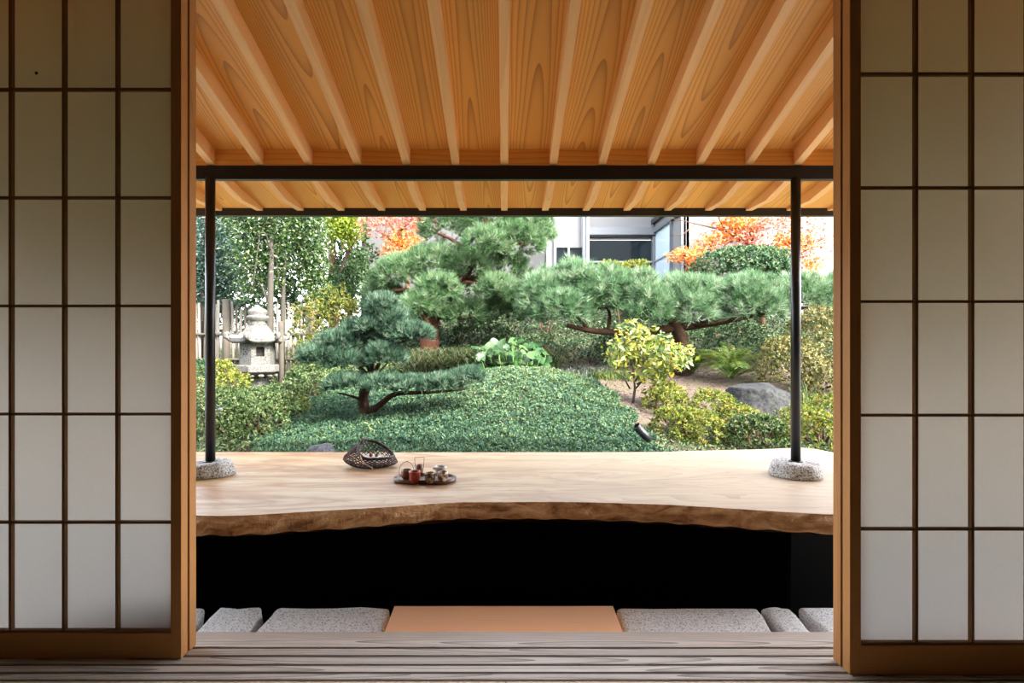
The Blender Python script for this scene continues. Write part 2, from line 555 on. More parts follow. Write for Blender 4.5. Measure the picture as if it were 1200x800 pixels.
# leaves
M['pine_blue'] = leafmat('blue green needles', [(0, '#193428'), (0.35, '#3c664e'), (0.7, '#7eab86'), (1, '#cae0c0')], 0.15)
M['pine_green'] = leafmat('fresh pine needles', [(0, '#406e46'), (0.4, '#74a668'), (0.75, '#acd298'), (1, '#dcf0cc')], 0.25, gain=1.15)
M['pine_green2'] = leafmat('soft pine needles', [(0, '#4a7a4c'), (0.4, '#7cae78'), (0.75, '#b2d6a8'), (1, '#e2f2d2')], 0.25, gain=1.3)
M['cover'] = leafmat('ground cover leaves', [(0, '#2a5044'), (0.3, '#4f7f66'), (0.6, '#84aa78'), (0.85, '#b8c884'), (1, '#dce8d4')], 0.25, gain=1.15)
M['azalea'] = leafmat('azalea leaves', [(0, '#2a4a28'), (0.4, '#648a4c'), (0.75, '#a4bc74'), (1, '#d4dca4')], 0.3, gain=0.95)
M['azalea_yellow'] = leafmat('yellowing azalea leaves', [(0, '#3f6428'), (0.35, '#86a040'), (0.7, '#ccd060'), (0.9, '#e8d268'), (1, '#d89c5c')], 0.4, gain=1.2)
M['azalea_pale'] = leafmat('straw azalea leaves', [(0, '#4c5f3c'), (0.35, '#969c5a'), (0.7, '#d6ca7a'), (1, '#f2e4a8')], 0.3)
M['tree_green'] = leafmat('glossy tree leaves', [(0, '#2f5734'), (0.4, '#558146'), (0.7, '#86a85a'), (0.9, '#b5c87c'), (1, '#d6e0c4')], 0.4, 0.35, 0.5, gain=1.1)
M['tree_teal'] = leafmat('blue green tree leaves', [(0, '#2b5646'), (0.4, '#4e8069'), (0.75, '#82a893'), (1, '#cfdfd4')], 0.35, 0.35, 0.5, gain=1.1)
M['tree_lime'] = leafmat('lime leaves', [(0, '#6d8a24'), (0.5, '#9cb730'), (1, '#c8d45c')], 0.45, gain=1.5)
M['olive'] = leafmat('olive and straw leaves', [(0, '#46602a'), (0.4, '#84983c'), (0.75, '#b6b858'), (0.92, '#d6ac60'), (1, '#e0cca0')], 0.4, gain=1.2)
M['yellow'] = leafmat('yellow tinted leaves', [(0, '#5c8030'), (0.4, '#8aa53a'), (0.7, '#bcc44a'), (0.86, '#e6d038'), (1, '#f0e48a')], 0.45, 0.4, 0.45, gain=1.35)
M['maple'] = leafmat('orange maple leaves', [(0, '#e0683c'), (0.35, '#f28a40'), (0.7, '#fcab48'), (1, '#ffc890')], 0.5, gain=2.3)
M['maple_red'] = leafmat('coral maple leaves', [(0, '#dc6c5c'), (0.4, '#ee8c78'), (0.75, '#f8ac90'), (1, '#ffccb0')], 0.5, gain=2.1)
M['shrub_dark'] = leafmat('dense shrub leaves', [(0, '#355a3c'), (0.4, '#56805a'), (0.75, '#86ab76'), (0.95, '#aac48c'), (1, '#c8cc70')], 0.3, 0.4)
M['shrub_light'] = leafmat('sunlit dome leaves', [(0, '#355a3c'), (0.4, '#5e8a60'), (0.75, '#96bc84'), (0.95, '#bcd49c'), (1, '#d8da80')], 0.3, gain=1.25)  # dense shrub greens lightened, with the sunlight put into the leaf colour
M['hedge'] = leafmat('far hedge leaves', [(0, '#2c4c30'), (0.5, '#4d7646'), (0.85, '#7f9f62'), (1, '#b9c99a')], 0.3)
M['broad'] = leafmat('broad shiny leaves', [(0, '#3b6e40'), (0.5, '#5c9450'), (1, '#8fbc70')], 0.25, 0.4, 0.3, gain=0.85)
M['fern'] = leafmat('fern green', [(0, '#3f6f34'), (0.5, '#6e9a44'), (0.85, '#a3b552'), (1, '#cdb65a')], 0.4)
M['grass'] = leafmat('dry green blades', [(0, '#2a4228'), (0.45, '#587246'), (0.75, '#8f9a60'), (1, '#d6d0a8')], 0.3)
M['silver'] = leafmat('silver variegated leaves', [(0, '#5b7a5c'), (0.5, '#93a890'), (1, '#d8dcd0')], 0.3)
M['litter'] = leafmat('fallen dry leaves', [(0, '#6a4d3a'), (0.5, '#a07c60'), (0.85, '#c9a98c'), (1, '#d0804c')], 0.2)

# ------------------------------------------------------------------ the ground of the garden
_by = [3.0, 3.8, 4.4, 5.3, 7.0, 8.5, 10.0, 12.0, 13.0, 16.0, 60.0]
_bz = [0.02, 0.05, 0.10, 0.17, 0.38, 0.58, 0.92, 1.45, 1.75, 1.9, 2.2]


def gz(x, y):
    x = np.asarray(x, float); y = np.asarray(y, float)
    b = np.interp(y, _by, _bz)
    s = np.clip((x + 3.3) / 1.7, 0, 1)
    s = s * s * (3 - 2 * s)
    b = b * (0.42 + 0.58 * s)
    b = b + 0.28 * np.exp(-((x - 0.0) / 1.25) ** 2 - ((y - 6.1) / 1.0) ** 2)
    b = b + 0.06 * np.exp(-((x - 0.55) / 0.5) ** 2 - ((y - 6.0) / 0.8) ** 2)
    b = b + 0.012 * np.sin(x * 3.1 + 1.0) * np.sin(y * 2.3)
    return b


def gzf(x, y): return float(gz(x, y))


xs = np.concatenate([np.linspace(-30, -8, 8), np.linspace(-7, 7, 113), np.linspace(8, 30, 8)])
ys = np.concatenate([np.linspace(2.95, 14, 90), np.linspace(15, 60, 10)])
gx, gy = np.meshgrid(xs, ys)
V = np.stack([gx.ravel(), gy.ravel(), gz(gx, gy).ravel()], axis=1)
nx, ny = len(xs), len(ys)
ii, jj = np.meshgrid(np.arange(nx - 1), np.arange(ny - 1))
a = (jj * nx + ii).ravel()
Fc = np.stack([a, a + 1, a + nx + 1, a + nx], axis=1)
g = link('ground', big_mesh('ground', V, Fc, M['soil'], smooth=True))
tag(g, 'bare brown garden soil rising behind the slab', None, None, 'structure')

# pale gravel added out of view to bounce light onto the eave ceiling
t = NT('pale bounce gravel')
co = t.coord()
vo = t.n('ShaderNodeTexVoronoi'); t.l(co, vo.inputs['Vector']); vo.inputs['Scale'].default_value = 45.0
c = t.ramp(vo.outputs['Color'], [(0.1, '#d0cdc7'), (0.5, '#e6e4df'), (0.9, '#f4f2ee')])
M['gravel'] = t.out(t.principled(c, 0.9, 0.15, bump=t.bump(vo.outputs['Distance'], 0.8, 0.02)))
Vs, Fs = [], []
for (xa, xb, ya, yb) in ((-2.10, 2.10, 2.962, 3.78), (2.165, 8.0, 1.93, 3.9), (-8.0, -2.165, 1.93, 3.9)):
    ax_, ay_ = np.meshgrid(np.linspace(xa, xb, 40), np.linspace(ya, yb, 14))
    b0 = sum(len(v) for v in Vs)
    Vs.append(np.stack([ax_.ravel(), ay_.ravel(), gz(ax_, np.maximum(ay_, 3.0)).ravel() + 0.02], axis=1))
    i0, j0 = np.meshgrid(np.arange(39), np.arange(13))
    q = (j0 * 40 + i0).ravel() + b0
    Fs.append(np.stack([q, q + 1, q + 41, q + 40], axis=1))
tag(link('gravel', big_mesh('gravel', np.concatenate(Vs), np.concatenate(Fs), M['gravel'], smooth=True)), 'pale gravel added out of view along the house to bounce light', 'gravel', None, 'stuff')

# ------------------------------------------------------------------ house: room shell, eaves, deck
ZR = 2.45                      # room ceiling
XW = 3.2


def struct(name, mb, mat, label=None, bevel=0.0, parent=None):
    o = mb.build(name, mat, parent, bevel)
    if parent is None: tag(o, label, None, None, 'structure')
    return o


floor = empty('floor', (0, 0, 0), kind='structure', label='pale boarded room floor inside the sliding tracks')
fx = [-3.2, -2.16, (141 - VX) / F * 1.64, 0.005, 1.06, 2.12, 3.2]
for i in range(6):
    MB().box(fx[i] + 0.0015, fx[i + 1] - 0.0015, -3.5, 1.638, -0.04, 0.0).build('floor_panel', M['floorwood'], floor, 0.001)
struct('wall_back', MB().box(-3.3, 3.3, -3.6, -3.5, -0.1, ZR), M['plaster'], 'plaster wall behind the viewer')
struct('wall_left', MB().box(-3.3, -3.2, -3.5, 1.93, -0.1, ZR), M['plaster'], 'plaster wall at the room\'s left end')
struct('wall_right', MB().box(3.2, 3.3, -3.5, 1.93, -0.1, ZR), M['plaster'], 'plaster wall at the room\'s right end')
wf = MB().box(-5.0, 5.0, 1.64, 1.86, 2.09, ZR + 0.1)
wf.box(-5.0, -1.92, 1.66, 1.84, -0.1, 2.09); wf.box(1.92, 5.0, 1.66, 1.84, -0.1, 2.09)
struct('wall_front', wf, M['plaster'], 'plaster wall above and beside the sliding doors')
struct('ceiling_1', MB().box(-3.3, 3.3, -3.6, 1.86, ZR, ZR + 0.08), M['floorwood'], 'room ceiling behind the eaves')
struct('trim_1', MB().box(-1.92, 1.92, 1.63, 1.87, 2.035, 2.09), M['frame_rail'], 'wooden head track over the sliding doors')

# deck: sill board and track slats
deck = empty('floor_2', (0, 0, 0), kind='structure', label='weathered grey wooden threshold of parallel track slats')
for y0, y1 in ((1.823, 1.923), (1.775, 1.817), (1.727, 1.769), (1.685, 1.721), (1.647, 1.679)):
    o = MB().box(-1.92, 1.92, -(y1 - y0) / 2 + 0.0022, (y1 - y0) / 2 - 0.0022, -0.035, 0.0).build('slat', M['deck'], deck, 0.0015)
    o.location = (0, (y0 + y1) / 2, 0)
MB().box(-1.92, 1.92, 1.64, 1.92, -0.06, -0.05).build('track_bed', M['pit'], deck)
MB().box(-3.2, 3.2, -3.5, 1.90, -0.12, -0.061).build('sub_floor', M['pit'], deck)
MB().box(-3.2, -1.92, 1.64, 1.92, -0.06, 0.0).build('slat', M['deck'], deck)
MB().box(1.92, 3.2, 1.64, 1.92, -0.06, 0.0).build('slat', M['deck'], deck)

# eaves: rafters, boards, filler boards
SL = 0.285
YB0, YB1 = 2.735, 2.795         # eave beam


def raf_z(y):                   # underside of the rafters
    if y <= YB1: return 1.748 - SL * (y - YB0)
    return float(np.interp(y, [YB1, 3.04, 3.29], [1.700, 1.652, 1.655]))


def brd_z(y):                   # underside of the boards
    if y <= YB1: return raf_z(y) + 0.068
    return float(np.interp(y, [YB1, 3.29], [1.730, 1.668]))


eave = empty('ceiling', (0, 0, 0), kind='structure', label='sloping cedar eave ceiling of wide boards between slim rafters')
PIT = 0.2242
yi, yo = 1.84, 3.29
rp = [(yi, raf_z(yi)), (YB1, raf_z(YB1 - 1e-4)), (YB1, 1.700), (3.04, 1.652), (yo, 1.656), (yo, 1.68), (YB1, 1.765), (YB1, brd_z(YB1 - 1e-4) + 0.004), (yi, brd_z(yi) + 0.004)]
rme = MB().prism_x(rp, -0.0175, 0.0175).mesh('rafter', M['rafter'])
bp_ = [(yi, brd_z(yi)), (2.737, brd_z(2.737)), (2.737, brd_z(2.737) + 0.02), (yi, brd_z(yi) + 0.02)]
bme = MB().prism_x(bp_, -PIT / 2 + 0.001, PIT / 2 - 0.001).mesh('board', M['cedar'])
op_ = [(2.757, 1.746), (yo, 1.670), (yo, 1.69), (2.757, 1.766)]
ome = MB().prism_x(op_, -PIT / 2 + 0.001, PIT / 2 - 0.001).mesh('outer_board', M['cedar_outer'])
fme = MB().box(-PIT / 2 + 0.018, PIT / 2 - 0.018, 2.738, 2.756, 1.742, brd_z(2.74) + 0.01).mesh('filler_board', M['filler'])
for k in range(-11, 10):
    link('rafter', rme, eave, (k * PIT, 0, 0))
    for nm, me in (('board', bme), ('outer_board', ome), ('filler_board', fme)):
        link(nm, me, eave, ((k + 0.5) * PIT, 0, 0))
rf = MB()
rf.prism_x([(1.5, 2.56), (2.70, 1.87), (3.31, 1.70), (3.31, 1.73), (2.70, 1.95), (1.5, 2.62)], -2.50, 2.26)
rf.prism_x([(-4.6, 2.6), (1.5, 2.56), (1.5, 2.62), (-4.6, 6.6)], -10, 10)  # unseen main roof, raised and widened to darken the far window reflections
struct('roof', rf, M['roofing'], 'dark sheet roof over the eaves')
struct('trim_2', MB().box(-2.48, 2.24, YB0, YB0 + 0.034, 1.678, 1.742), M['black_steel'], 'black steel beam carrying the rafters between the two posts', 0.003)
gt = MB().box(-2.50, 2.26, 3.285, 3.325, 1.630, 1.702)
struct('trim_3', gt, M['gutter'], 'dark metal gutter edging the eaves')


# ------------------------------------------------------------------ sliding doors
def muntin_meshes(z0, z1, x0, x1):
    return (MB().box(-0.0038, 0.0038, 0, 0.014, z0, z1).mesh('muntin', M['muntin']),
            MB().box(x0, x1, 0.001, 0.013, -0.0038, 0.0038).mesh('muntin', M['muntin']))


def shoji(name, xa, xb, yf, zb, first, side, label):
    """xa..xb panel, yf its room-side face, paper bottom at zb; first = x of the lattice line nearest the open edge"""
    d = empty(name, (0, yf, 0), kind='structure', label=label)
    T, S = 0.036, 0.031
    top = zb + 6 * 0.319
    MB().box(xa, xa + S, 0, T, 0.003, 2.05).build('stile', M['frame'], d, 0.001)
    MB().box(xb - S, xb, 0, T, 0.003, 2.05).build('stile', M['frame'], d, 0.001)
    MB().box(xa + S, xb - S, 0.001, T - 0.001, 0.003, zb - 0.004).build('rail', M['frame_rail'], d)
    MB().box(xa + S, xb - S, 0.001, T - 0.001, top, 2.05).build('rail', M['frame_rail'], d)
    px, x0, x1 = [], xa + S, xb - S
    xs_ = [x0, x1]
    x = first
    while x0 + 0.02 < x < x1 - 0.02:
        xs_.append(x); x += 0.1570 * side
    xs_.sort()
    mv, mh = muntin_meshes(zb - 0.004, top, x0, x1)
    for x in xs_[1:-1]: link('muntin', mv, d, (x, 0.006, 0))
    zs_ = [zb + k * 0.319 for k in range(7)]
    for z in zs_[1:-1]: link('muntin', mh, d, (0, 0.006, z))
    MB().box(x0, x1, 0.006, 0.02, zb - 0.004, zb + 0.003).build('muntin', M['muntin'], d)
    for i in range(len(xs_) - 1):
        for j in range(6):
            p = MB().box(xs_[i], xs_[i + 1], 0.0202, 0.0206, zs_[j] if j else zb - 0.004, zs_[j + 1]).build('paper_pane', M['paper'], d)
    return d


def glass_door(name, xa, xb, yf, label):
    d = empty(name, (0, yf, 0), kind='structure', label=label)
    T, S = 0.038, 0.032
    MB().box(xa, xa + S, 0, T, 0.003, 2.05).build('stile', M['frame'], d, 0.001)
    MB().box(xb - S, xb, 0, T, 0.003, 2.05).build('stile', M['frame'], d, 0.001)
    MB().box(xa + S, xb - S, 0.001, T - 0.001, 0.003, 0.045).build('rail', M['frame_rail'], d)
    MB().box(xa + S, xb - S, 0.001, T - 0.001, 1.99, 2.05).build('rail', M['frame_rail'], d)
    MB().box(xa + S, xb - S, 0.016, 0.021, 0.045, 1.99).build('pane', M['glass'], d)
    return d


YL = 1.7515
XL = (212.3 - VX) / F * YL
ld = shoji('door_1', -1.90, XL, YL, 0.0805, (137 - VX) / F * (YL + 0.008), -1, 'white paper lattice sliding door on the left of the opening')
# a small round hole patched dark in one pane of the left door
hp = at(42.5, 85.5, YL + 0.0195)
MB().lathe([(0.0045, -0.0005), (0.0045, 0.0005)], 12).build('hole', flat('dark hole', '#2a2622', 0.9, 0.05), ld, loc=(hp.x, 0.0196, hp.z), rot=(PI / 2, 0, 0))
glass_door('door_2', -1.90, XL + 0.002, YL + 0.0435, 'wood framed glass door slid behind the left paper door')
YR = 1.6660
XR = (996 - VX) / F * YR
shoji('door_3', XR, 1.90, YR, 0.0875, (1074 - VX) / F * (YR + 0.008), 1, 'white paper lattice sliding door on the right of the opening')
glass_door('door_4', XR - 0.002, 1.90, YR + 0.0435, 'wood framed glass door slid behind the right paper door')


# ------------------------------------------------------------------ threshold stones, wooden step, black pit
def stone_block(name, poly, z0, z1, mat, label, cat, group=None, rough=0.006, bevel=0.018):
    bm = bmesh.new()
    cx = sum(p[0] for p in poly) / len(poly); cy = sum(p[1] for p in poly) / len(poly)
    vb = [bm.verts.new((p[0] - cx, p[1] - cy, 0)) for p in poly]
    f = bm.faces.new(vb)
    r_ = bmesh.ops.extrude_face_region(bm, geom=[f])
    for e in r_['geom']:
        if isinstance(e, bmesh.types.BMVert): e.co.z += z1 - z0
    bmesh.ops.recalc_face_normals(bm, faces=bm.faces)
    bmesh.ops.bevel(bm, geom=[e for e in bm.edges], offset=bevel, segments=3, affect='EDGES', profile=0.6)
    bmesh.ops.triangulate(bm, faces=[f for f in bm.faces if len(f.verts) > 4])
    bmesh.ops.subdivide_edges(bm, edges=[e for e in bm.edges if e.calc_length() > 0.05], cuts=3, use_grid_fill=True)
    for v in bm.verts:
        h = math.sin(v.co.x * 47 + cx * 31) * math.sin(v.co.y * 53) + 0.7 * math.sin(v.co.x * 93 + 2 * cx) * math.sin(v.co.y * 81 + v.co.z * 60)
        v.co += Vector((h * 0.6, h * 0.5, h * 0.35)) * rough
    me = bpy.data.meshes.new(name); bm.to_mesh(me); bm.free()
    me.polygons.foreach_set('use_smooth', [True] * len(me.polygons))
    me.materials.append(mat)
    o = link(name, me, loc=(cx, cy, z0))
    return tag(o, label, cat, group)


ZS = -0.022


def gp(px, py, z=ZS):           # a point on the plane z seen at a pixel
    Y = F * (EYE - z) / (py - VY)
    return ((px - VX) / F * Y, Y)


def stone_poly(tl, tr, br, bl, yn=1.928):
    """left/right pixel ends of the far edge (y 711) and of the near edge (y 740)"""
    a, b = gp(tl, 711), gp(tr, 711)
    c, d = gp(br, 740), gp(bl, 740)
    return [(a[0], a[1]), (b[0], b[1]), (c[0], yn), (d[0], yn)]


stones = [
    ((120, 241, 226, 80), 'rough grey granite edging stone half hidden behind the left jamb', ),
    ((256, 308, 292, 229), 'small rough grey granite edging stone, second from the left jamb'),
    ((325, 458, 450, 298), 'long rough grey granite edging stone touching the wooden step on its left'),
    ((723, 888, 904, 732), 'long rough grey granite edging stone touching the wooden step on its right'),
    ((891, 926, 950, 918), 'narrow tilted grey granite edging stone between the long stone and the jamb stone'),
    ((934, 1060, 1095, 968), 'rough grey granite edging stone half hidden behind the right jamb'),
]
for (q, lab) in stones:
    stone_block('edging_stone', stone_poly(*q), -0.24, ZS, M['granite'], lab, 'stone', 'granite edging stones along the threshold', 0.007, 0.016)
a, b, c, d = gp(462, 709.5, -0.012), gp(718.5, 709.5, -0.012), gp(730, 739.5, -0.012), gp(450.5, 739.5, -0.012)
st = MB()
n4 = [(a[0], a[1]), (b[0], b[1]), (c[0], 1.926), (d[0], 1.926)]
st.add([(x, y, -0.05) for x, y in n4] + [(x, y, -0.012) for x, y in n4], [(0, 1, 2, 3), (4, 7, 6, 5), (0, 4, 5, 1), (1, 5, 6, 2), (2, 6, 7, 3), (3, 7, 4, 0)])
step = empty('step_board', (0, 2.03, -0.24), label='smooth pinkish wooden step board set between the granite stones', cat='step')
o = st.build('top_board', M['step'], step, 0.003); o.location = (0, -2.03, 0.24)
for sx in (-1, 1):
    MB().box(-0.02, 0.02, -0.09, 0.09, 0, 0.19).build('bearer', M['pit'], step, loc=(sx * 0.3, 0, 0))

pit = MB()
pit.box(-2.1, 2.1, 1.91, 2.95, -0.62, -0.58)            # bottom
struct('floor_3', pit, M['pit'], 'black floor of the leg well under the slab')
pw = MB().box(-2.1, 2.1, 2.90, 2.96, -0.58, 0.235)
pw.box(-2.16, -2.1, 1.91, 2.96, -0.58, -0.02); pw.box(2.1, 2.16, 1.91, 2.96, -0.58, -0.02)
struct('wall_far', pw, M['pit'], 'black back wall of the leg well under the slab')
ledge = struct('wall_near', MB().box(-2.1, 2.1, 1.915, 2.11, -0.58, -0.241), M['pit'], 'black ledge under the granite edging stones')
for x0, x1 in ((-2.08, -1.52), (1.40, 1.72), (1.75, 2.08)):      # unseen stones added behind the doors to bounce light into the paper
    MB().box(x0, x1, 1.93, 2.15, -0.24, ZS).build('edging_stone', M['granite'], ledge, 0.015)

# ------------------------------------------------------------------ the slab counter
ZT = EYE - 0.60


def tp(px, py): return gp(px, py, ZT)


fr_px = [(230, 604), (275, 604), (310, 602.5), (350, 600), (400, 596.8), (440, 594.5), (475, 592.5), (510, 590), (544, 588.4), (600, 588), (650, 588), (700, 588.6), (767, 590.2), (800, 592), (833, 594.2), (867, 596.2), (900, 598.4), (950, 601.4), (975, 603.2)]
front = [(-1.84, 2.66), (-1.66, 2.48), (-1.4, 2.22), (-1.2, 2.10)] + [tp(*p) for p in fr_px] + [(1.30, 2.13), (1.5, 2.24), (1.75, 2.50), (1.86, 2.72)]
back = [(-1.84, 3.30), (-1.5, 3.295), (-0.5, 3.288), (0.5, 3.29), (0.9, 3.30), tp(800, 528.4), tp(850, 527.2), tp(900, 526), tp(940, 524.2), (1.785, 3.36), (1.83, 3.20), (1.86, 3.0)]
NX, NYs = 150, 14
fxp = np.array([p[0] for p in front]); fyp = np.array([p[1] for p in front])
bxp = np.array([p[0] for p in back]); byp = np.array([p[1] for p in back])
X = np.linspace(-1.84, 1.86, NX)


def sm(a_, k=2):
    for _ in range(k): a_ = np.concatenate([[a_[0]], (a_[:-2] + 2 * a_[1:-1] + a_[2:]) / 4, [a_[-1]]])
    return a_


FY = sm(np.interp(X, fxp, fyp)); BY = sm(np.interp(X, bxp, byp), 1)
FY = FY + 0.004 * np.sin(X * 9.0) * np.sin(X * 3.7)
slab = empty('slab_counter', (0, 2.7, ZT - 0.083), label='huge pale live edge timber slab serving as a low counter facing the garden', cat='counter')
ox, oy, oz = 0, -2.7, -(ZT - 0.083)
mb = MB()
vt = []
for i in range(NX):
    for j in range(NYs):
        y = FY[i] + (BY[i] - FY[i]) * j / (NYs - 1)
        vt.append((X[i], y, ZT))
ft = [(i * NYs + j, (i + 1) * NYs + j, (i + 1) * NYs + j + 1, i * NYs + j + 1) for i in range(NX - 1) for j in range(NYs - 1)]
mb.add(vt, ft)
# underside, back and ends
vu = [(X[i], (FY[i] + 0.03), ZT - 0.083) for i in range(NX)] + [(X[i], BY[i], ZT - 0.083) for i in range(NX)] + [(X[i], BY[i], ZT) for i in range(NX)]
fu = []
for i in range(NX - 1):
    fu += [(i, i + 1, NX + i + 1, NX + i), (NX + i, NX + i + 1, 2 * NX + i + 1, 2 * NX + i)]
mb.add(vu, fu)
for e in (0, NX - 1):
    mb.add([(X[e], FY[e], ZT), (X[e], BY[e], ZT), (X[e], BY[e], ZT - 0.083), (X[e], FY[e] + 0.03, ZT - 0.083)], [(0, 1, 2, 3)])
mb.v = [(p[0] + ox, p[1] + oy, p[2] + oz) for p in mb.v]
mb.build('top', M['slab'], slab)
# live edge: front strip with knots and hollows
NE, NP = 420, 12
XE = np.linspace(-1.84, 1.86, NE); FE = np.interp(XE, X, FY)
bottom = np.interp(XE, [-1.84, -1.07, -0.5, -0.22, 0.03, 0.3, 0.46, 0.9, 1.2, 1.86], [0.078, 0.076, 0.074, 0.068, 0.070, 0.072, 0.073, 0.075, 0.075, 0.075])
ve = []
for i in range(NE):
    x = XE[i]
    for j in range(NP):
        s = j / (NP - 1)
        bul = 0.010 * math.sin(PI * s) + 0.018 * s - 0.045 * max(0, s - 0.85) / 0.15
        nz_ = 0.0035 * math.sin(x * 37 + s * 4) * math.sin(x * 11.3 + s * 7 + 1) + 0.002 * math.sin(x * 96 + s * 9)
        for kx, kw, kd, ks in ((-0.02, 0.05, 0.022, 0.6), (0.36, 0.035, 0.020, 0.5), (0.19, 0.03, 0.012, 0.7), (-0.62, 0.06, 0.008, 0.7), (1.08, 0.03, 0.012, 0.6)):
            nz_ -= kd * math.exp(-((x - kx - 0.05 * (s - .5)) / kw) ** 2 - ((s - ks) / 0.35) ** 2) * math.sin(PI * min(1, s * 1.6))
        edge = min(1.0, s * 6)
        zz = ZT - bottom[i] * s - (0.003 * math.sin(x * 51) * s)
        ve.append((x, FE[i] - bul - nz_ * edge + oy, zz + oz))
fe = [(i * NP + j, i * NP + j + 1, (i + 1) * NP + j + 1, (i + 1) * NP + j) for i in range(NE - 1) for j in range(NP - 1)]
MB().add(ve, fe, True).build('live_edge', M['live_edge'], slab)
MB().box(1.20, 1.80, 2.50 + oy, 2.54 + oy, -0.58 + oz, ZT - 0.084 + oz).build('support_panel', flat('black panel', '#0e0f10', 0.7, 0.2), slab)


# ------------------------------------------------------------------ post bases and posts
def post_base(cx, cy, r0, r1, h, seed, label, sx=1.0):
    n = 40
    rr = np.random.default_rng(seed)
    ph = rr.uniform(0, 6.28, 6)
    prof = [(0.0, h), (0.35, h), (0.7, h), (0.92, h * 0.99), (1.0, h * 0.90), (1.02, h * 0.6), (1.04, h * 0.3), (1.03, h * 0.08), (0.98, 0.0)]
    vs_, fs_ = [], []
    for i, (q, z) in enumerate(prof):
        for k in range(n):
            a_ = 2 * PI * k / n
            rad = (r0 + (r1 - r0) * (1 - z / h)) * q
            wob = 1 + 0.045 * math.sin(2 * a_ + ph[0]) + 0.03 * math.sin(3 * a_ + ph[1]) + 0.022 * math.sin(7 * a_ + ph[2] + z * 30)
            dz = (0.003 * math.sin(3 * a_ + ph[3]) + 0.002 * math.sin(8 * a_ + ph[4])) * (1 if 0.3 < z / h else 0) * min(q * 1.2, 1)
            vs_.append((rad * wob * math.cos(a_) * sx, rad * wob * math.sin(a_), z + dz))
    for i in range(len(prof) - 1):
        for k in range(n):
            fs_.append((i * n + k, i * n + (k + 1) % n, (i + 1) * n + (k + 1) % n, (i + 1) * n + k))
    fs_.append(tuple((len(prof) - 1) * n + k for k in range(n)))
    o = MB().add(vs_, fs_, True).build('post_base', M['granite_base'], None, loc=(cx, cy, ZT + 0.0005))
    return tag(o, label, 'stone base', 'granite post bases on the slab')


PYC = 2.715
PLX, PRX = (246.5 - VX) / F * PYC, (932.5 - VX) / F * PYC
post_base(PLX, PYC, 0.088, 0.098, 0.063, 3, 'speckled granite foot stone under the left black post, cut off by the jamb')
post_base(PRX, PYC, 0.103, 0.117, 0.063, 5, 'speckled granite foot stone under the right black post, fully visible')
for xx, lab in ((PLX, 'slim round black steel post on the half hidden foot stone, nearest the lantern'), (PRX, 'slim round black steel post on the fully visible foot stone, nearest the rock')):
    p = empty('steel_post', (xx, PYC, ZT + 0.0625), label=lab, cat='post', group='black steel posts carrying the eave beam')
    MB().lathe([(0.0212, 0), (0.0212, 1.678 - ZT - 0.0625)], 28).build('shaft', M['black_steel'], p)
    MB().lathe([(0.031, 0.0), (0.031, 0.004), (0.0215, 0.0045)], 28).build('base_plate', M['black_steel'], p)

# ------------------------------------------------------------------ tray and cups
glz_red = flat('red glaze', '#9c3526', 0.3, 0.5, 0, 0.25, 40.0)
glz_brown = flat('brown ash glaze', '#80592f', 0.35, 0.5, 0, 0.5, 60.0, 0.1)
glz_grey = flat('pale grey glaze', '#b9b6ac', 0.35, 0.5, 0, 0.25, 60.0)
glz_mott = NT('mottled brown and white glaze')
co = glz_mott.coord()
M['mottled'] = glz_mott.out(glz_mott.principled(glz_mott.ramp(glz_mott.noise(co, 55.0, 2.0, 0.5), [(0.42, '#5c432e'), (0.52, '#96724c'), (0.6, '#d5cdbf')]), 0.4, 0.4))
glz_mott2 = NT('mottled dark glaze')
co = glz_mott2.coord()
M['mottled2'] = glz_mott2.out(glz_mott2.principled(glz_mott2.ramp(glz_mott2.noise(co, 75.0, 2.0, 0.5), [(0.4, '#3f332b'), (0.55, '#8a6a4c'), (0.68, '#b9b0a2')]), 0.4, 0.4))
M['tray'] = wood('dark tray wood', '#6b4c39', '#5c3f2e', '#38251a', 'X', 60.0, 0.1, 0.35, 0.4, 0.3, 0.05, 0.02, 0.4)

ty = 2.60
tx = (498 - VX) / F * ty
tray = empty('tray', (tx, ty, ZT + 0.0005), R(-4), label='dark gourd shaped wooden tray carrying cups on the slab', cat='tray')
n = 72
out = []
for k in range(n):
    a_ = 2 * PI * k / n
    x = 0.136 * math.cos(a_)
    hw = 0.082 * (1 - 0.20 * math.exp(-((x - 0.005) / 0.045) ** 2)) * math.sqrt(max(0, 1 - (x / 0.136) ** 4))
    y = math.copysign(0.082 * abs(math.sin(a_)) ** 0.72 * (1 - (0.20 if math.sin(a_) < 0 else 0.08) * math.exp(-((x - 0.005) / 0.04) ** 2)), math.sin(a_))
    out.append((x, y))
levels = [(0.93, 0.0), (0.99, 0.004), (1.0, 0.018), (0.97, 0.0185), (0.945, 0.010), (0.92, 0.007), (0.5, 0.0065), (0.02, 0.0065)]
vs_, fs_ = [], []
for q, z in levels:
    vs_ += [(x * q, y * q, z) for x, y in out]
for i in range(len(levels) - 1):
    for k in range(n): fs_.append((i * n + k, i * n + (k + 1) % n, (i + 1) * n + (k + 1) % n, (i + 1) * n + k))
fs_ += [tuple(range(n)), tuple((len(levels) - 1) * n + k for k in range(n))]
MB().add(vs_, fs_, True).build('tray_body', M['tray'], tray)
ZC = ZT + 0.0075


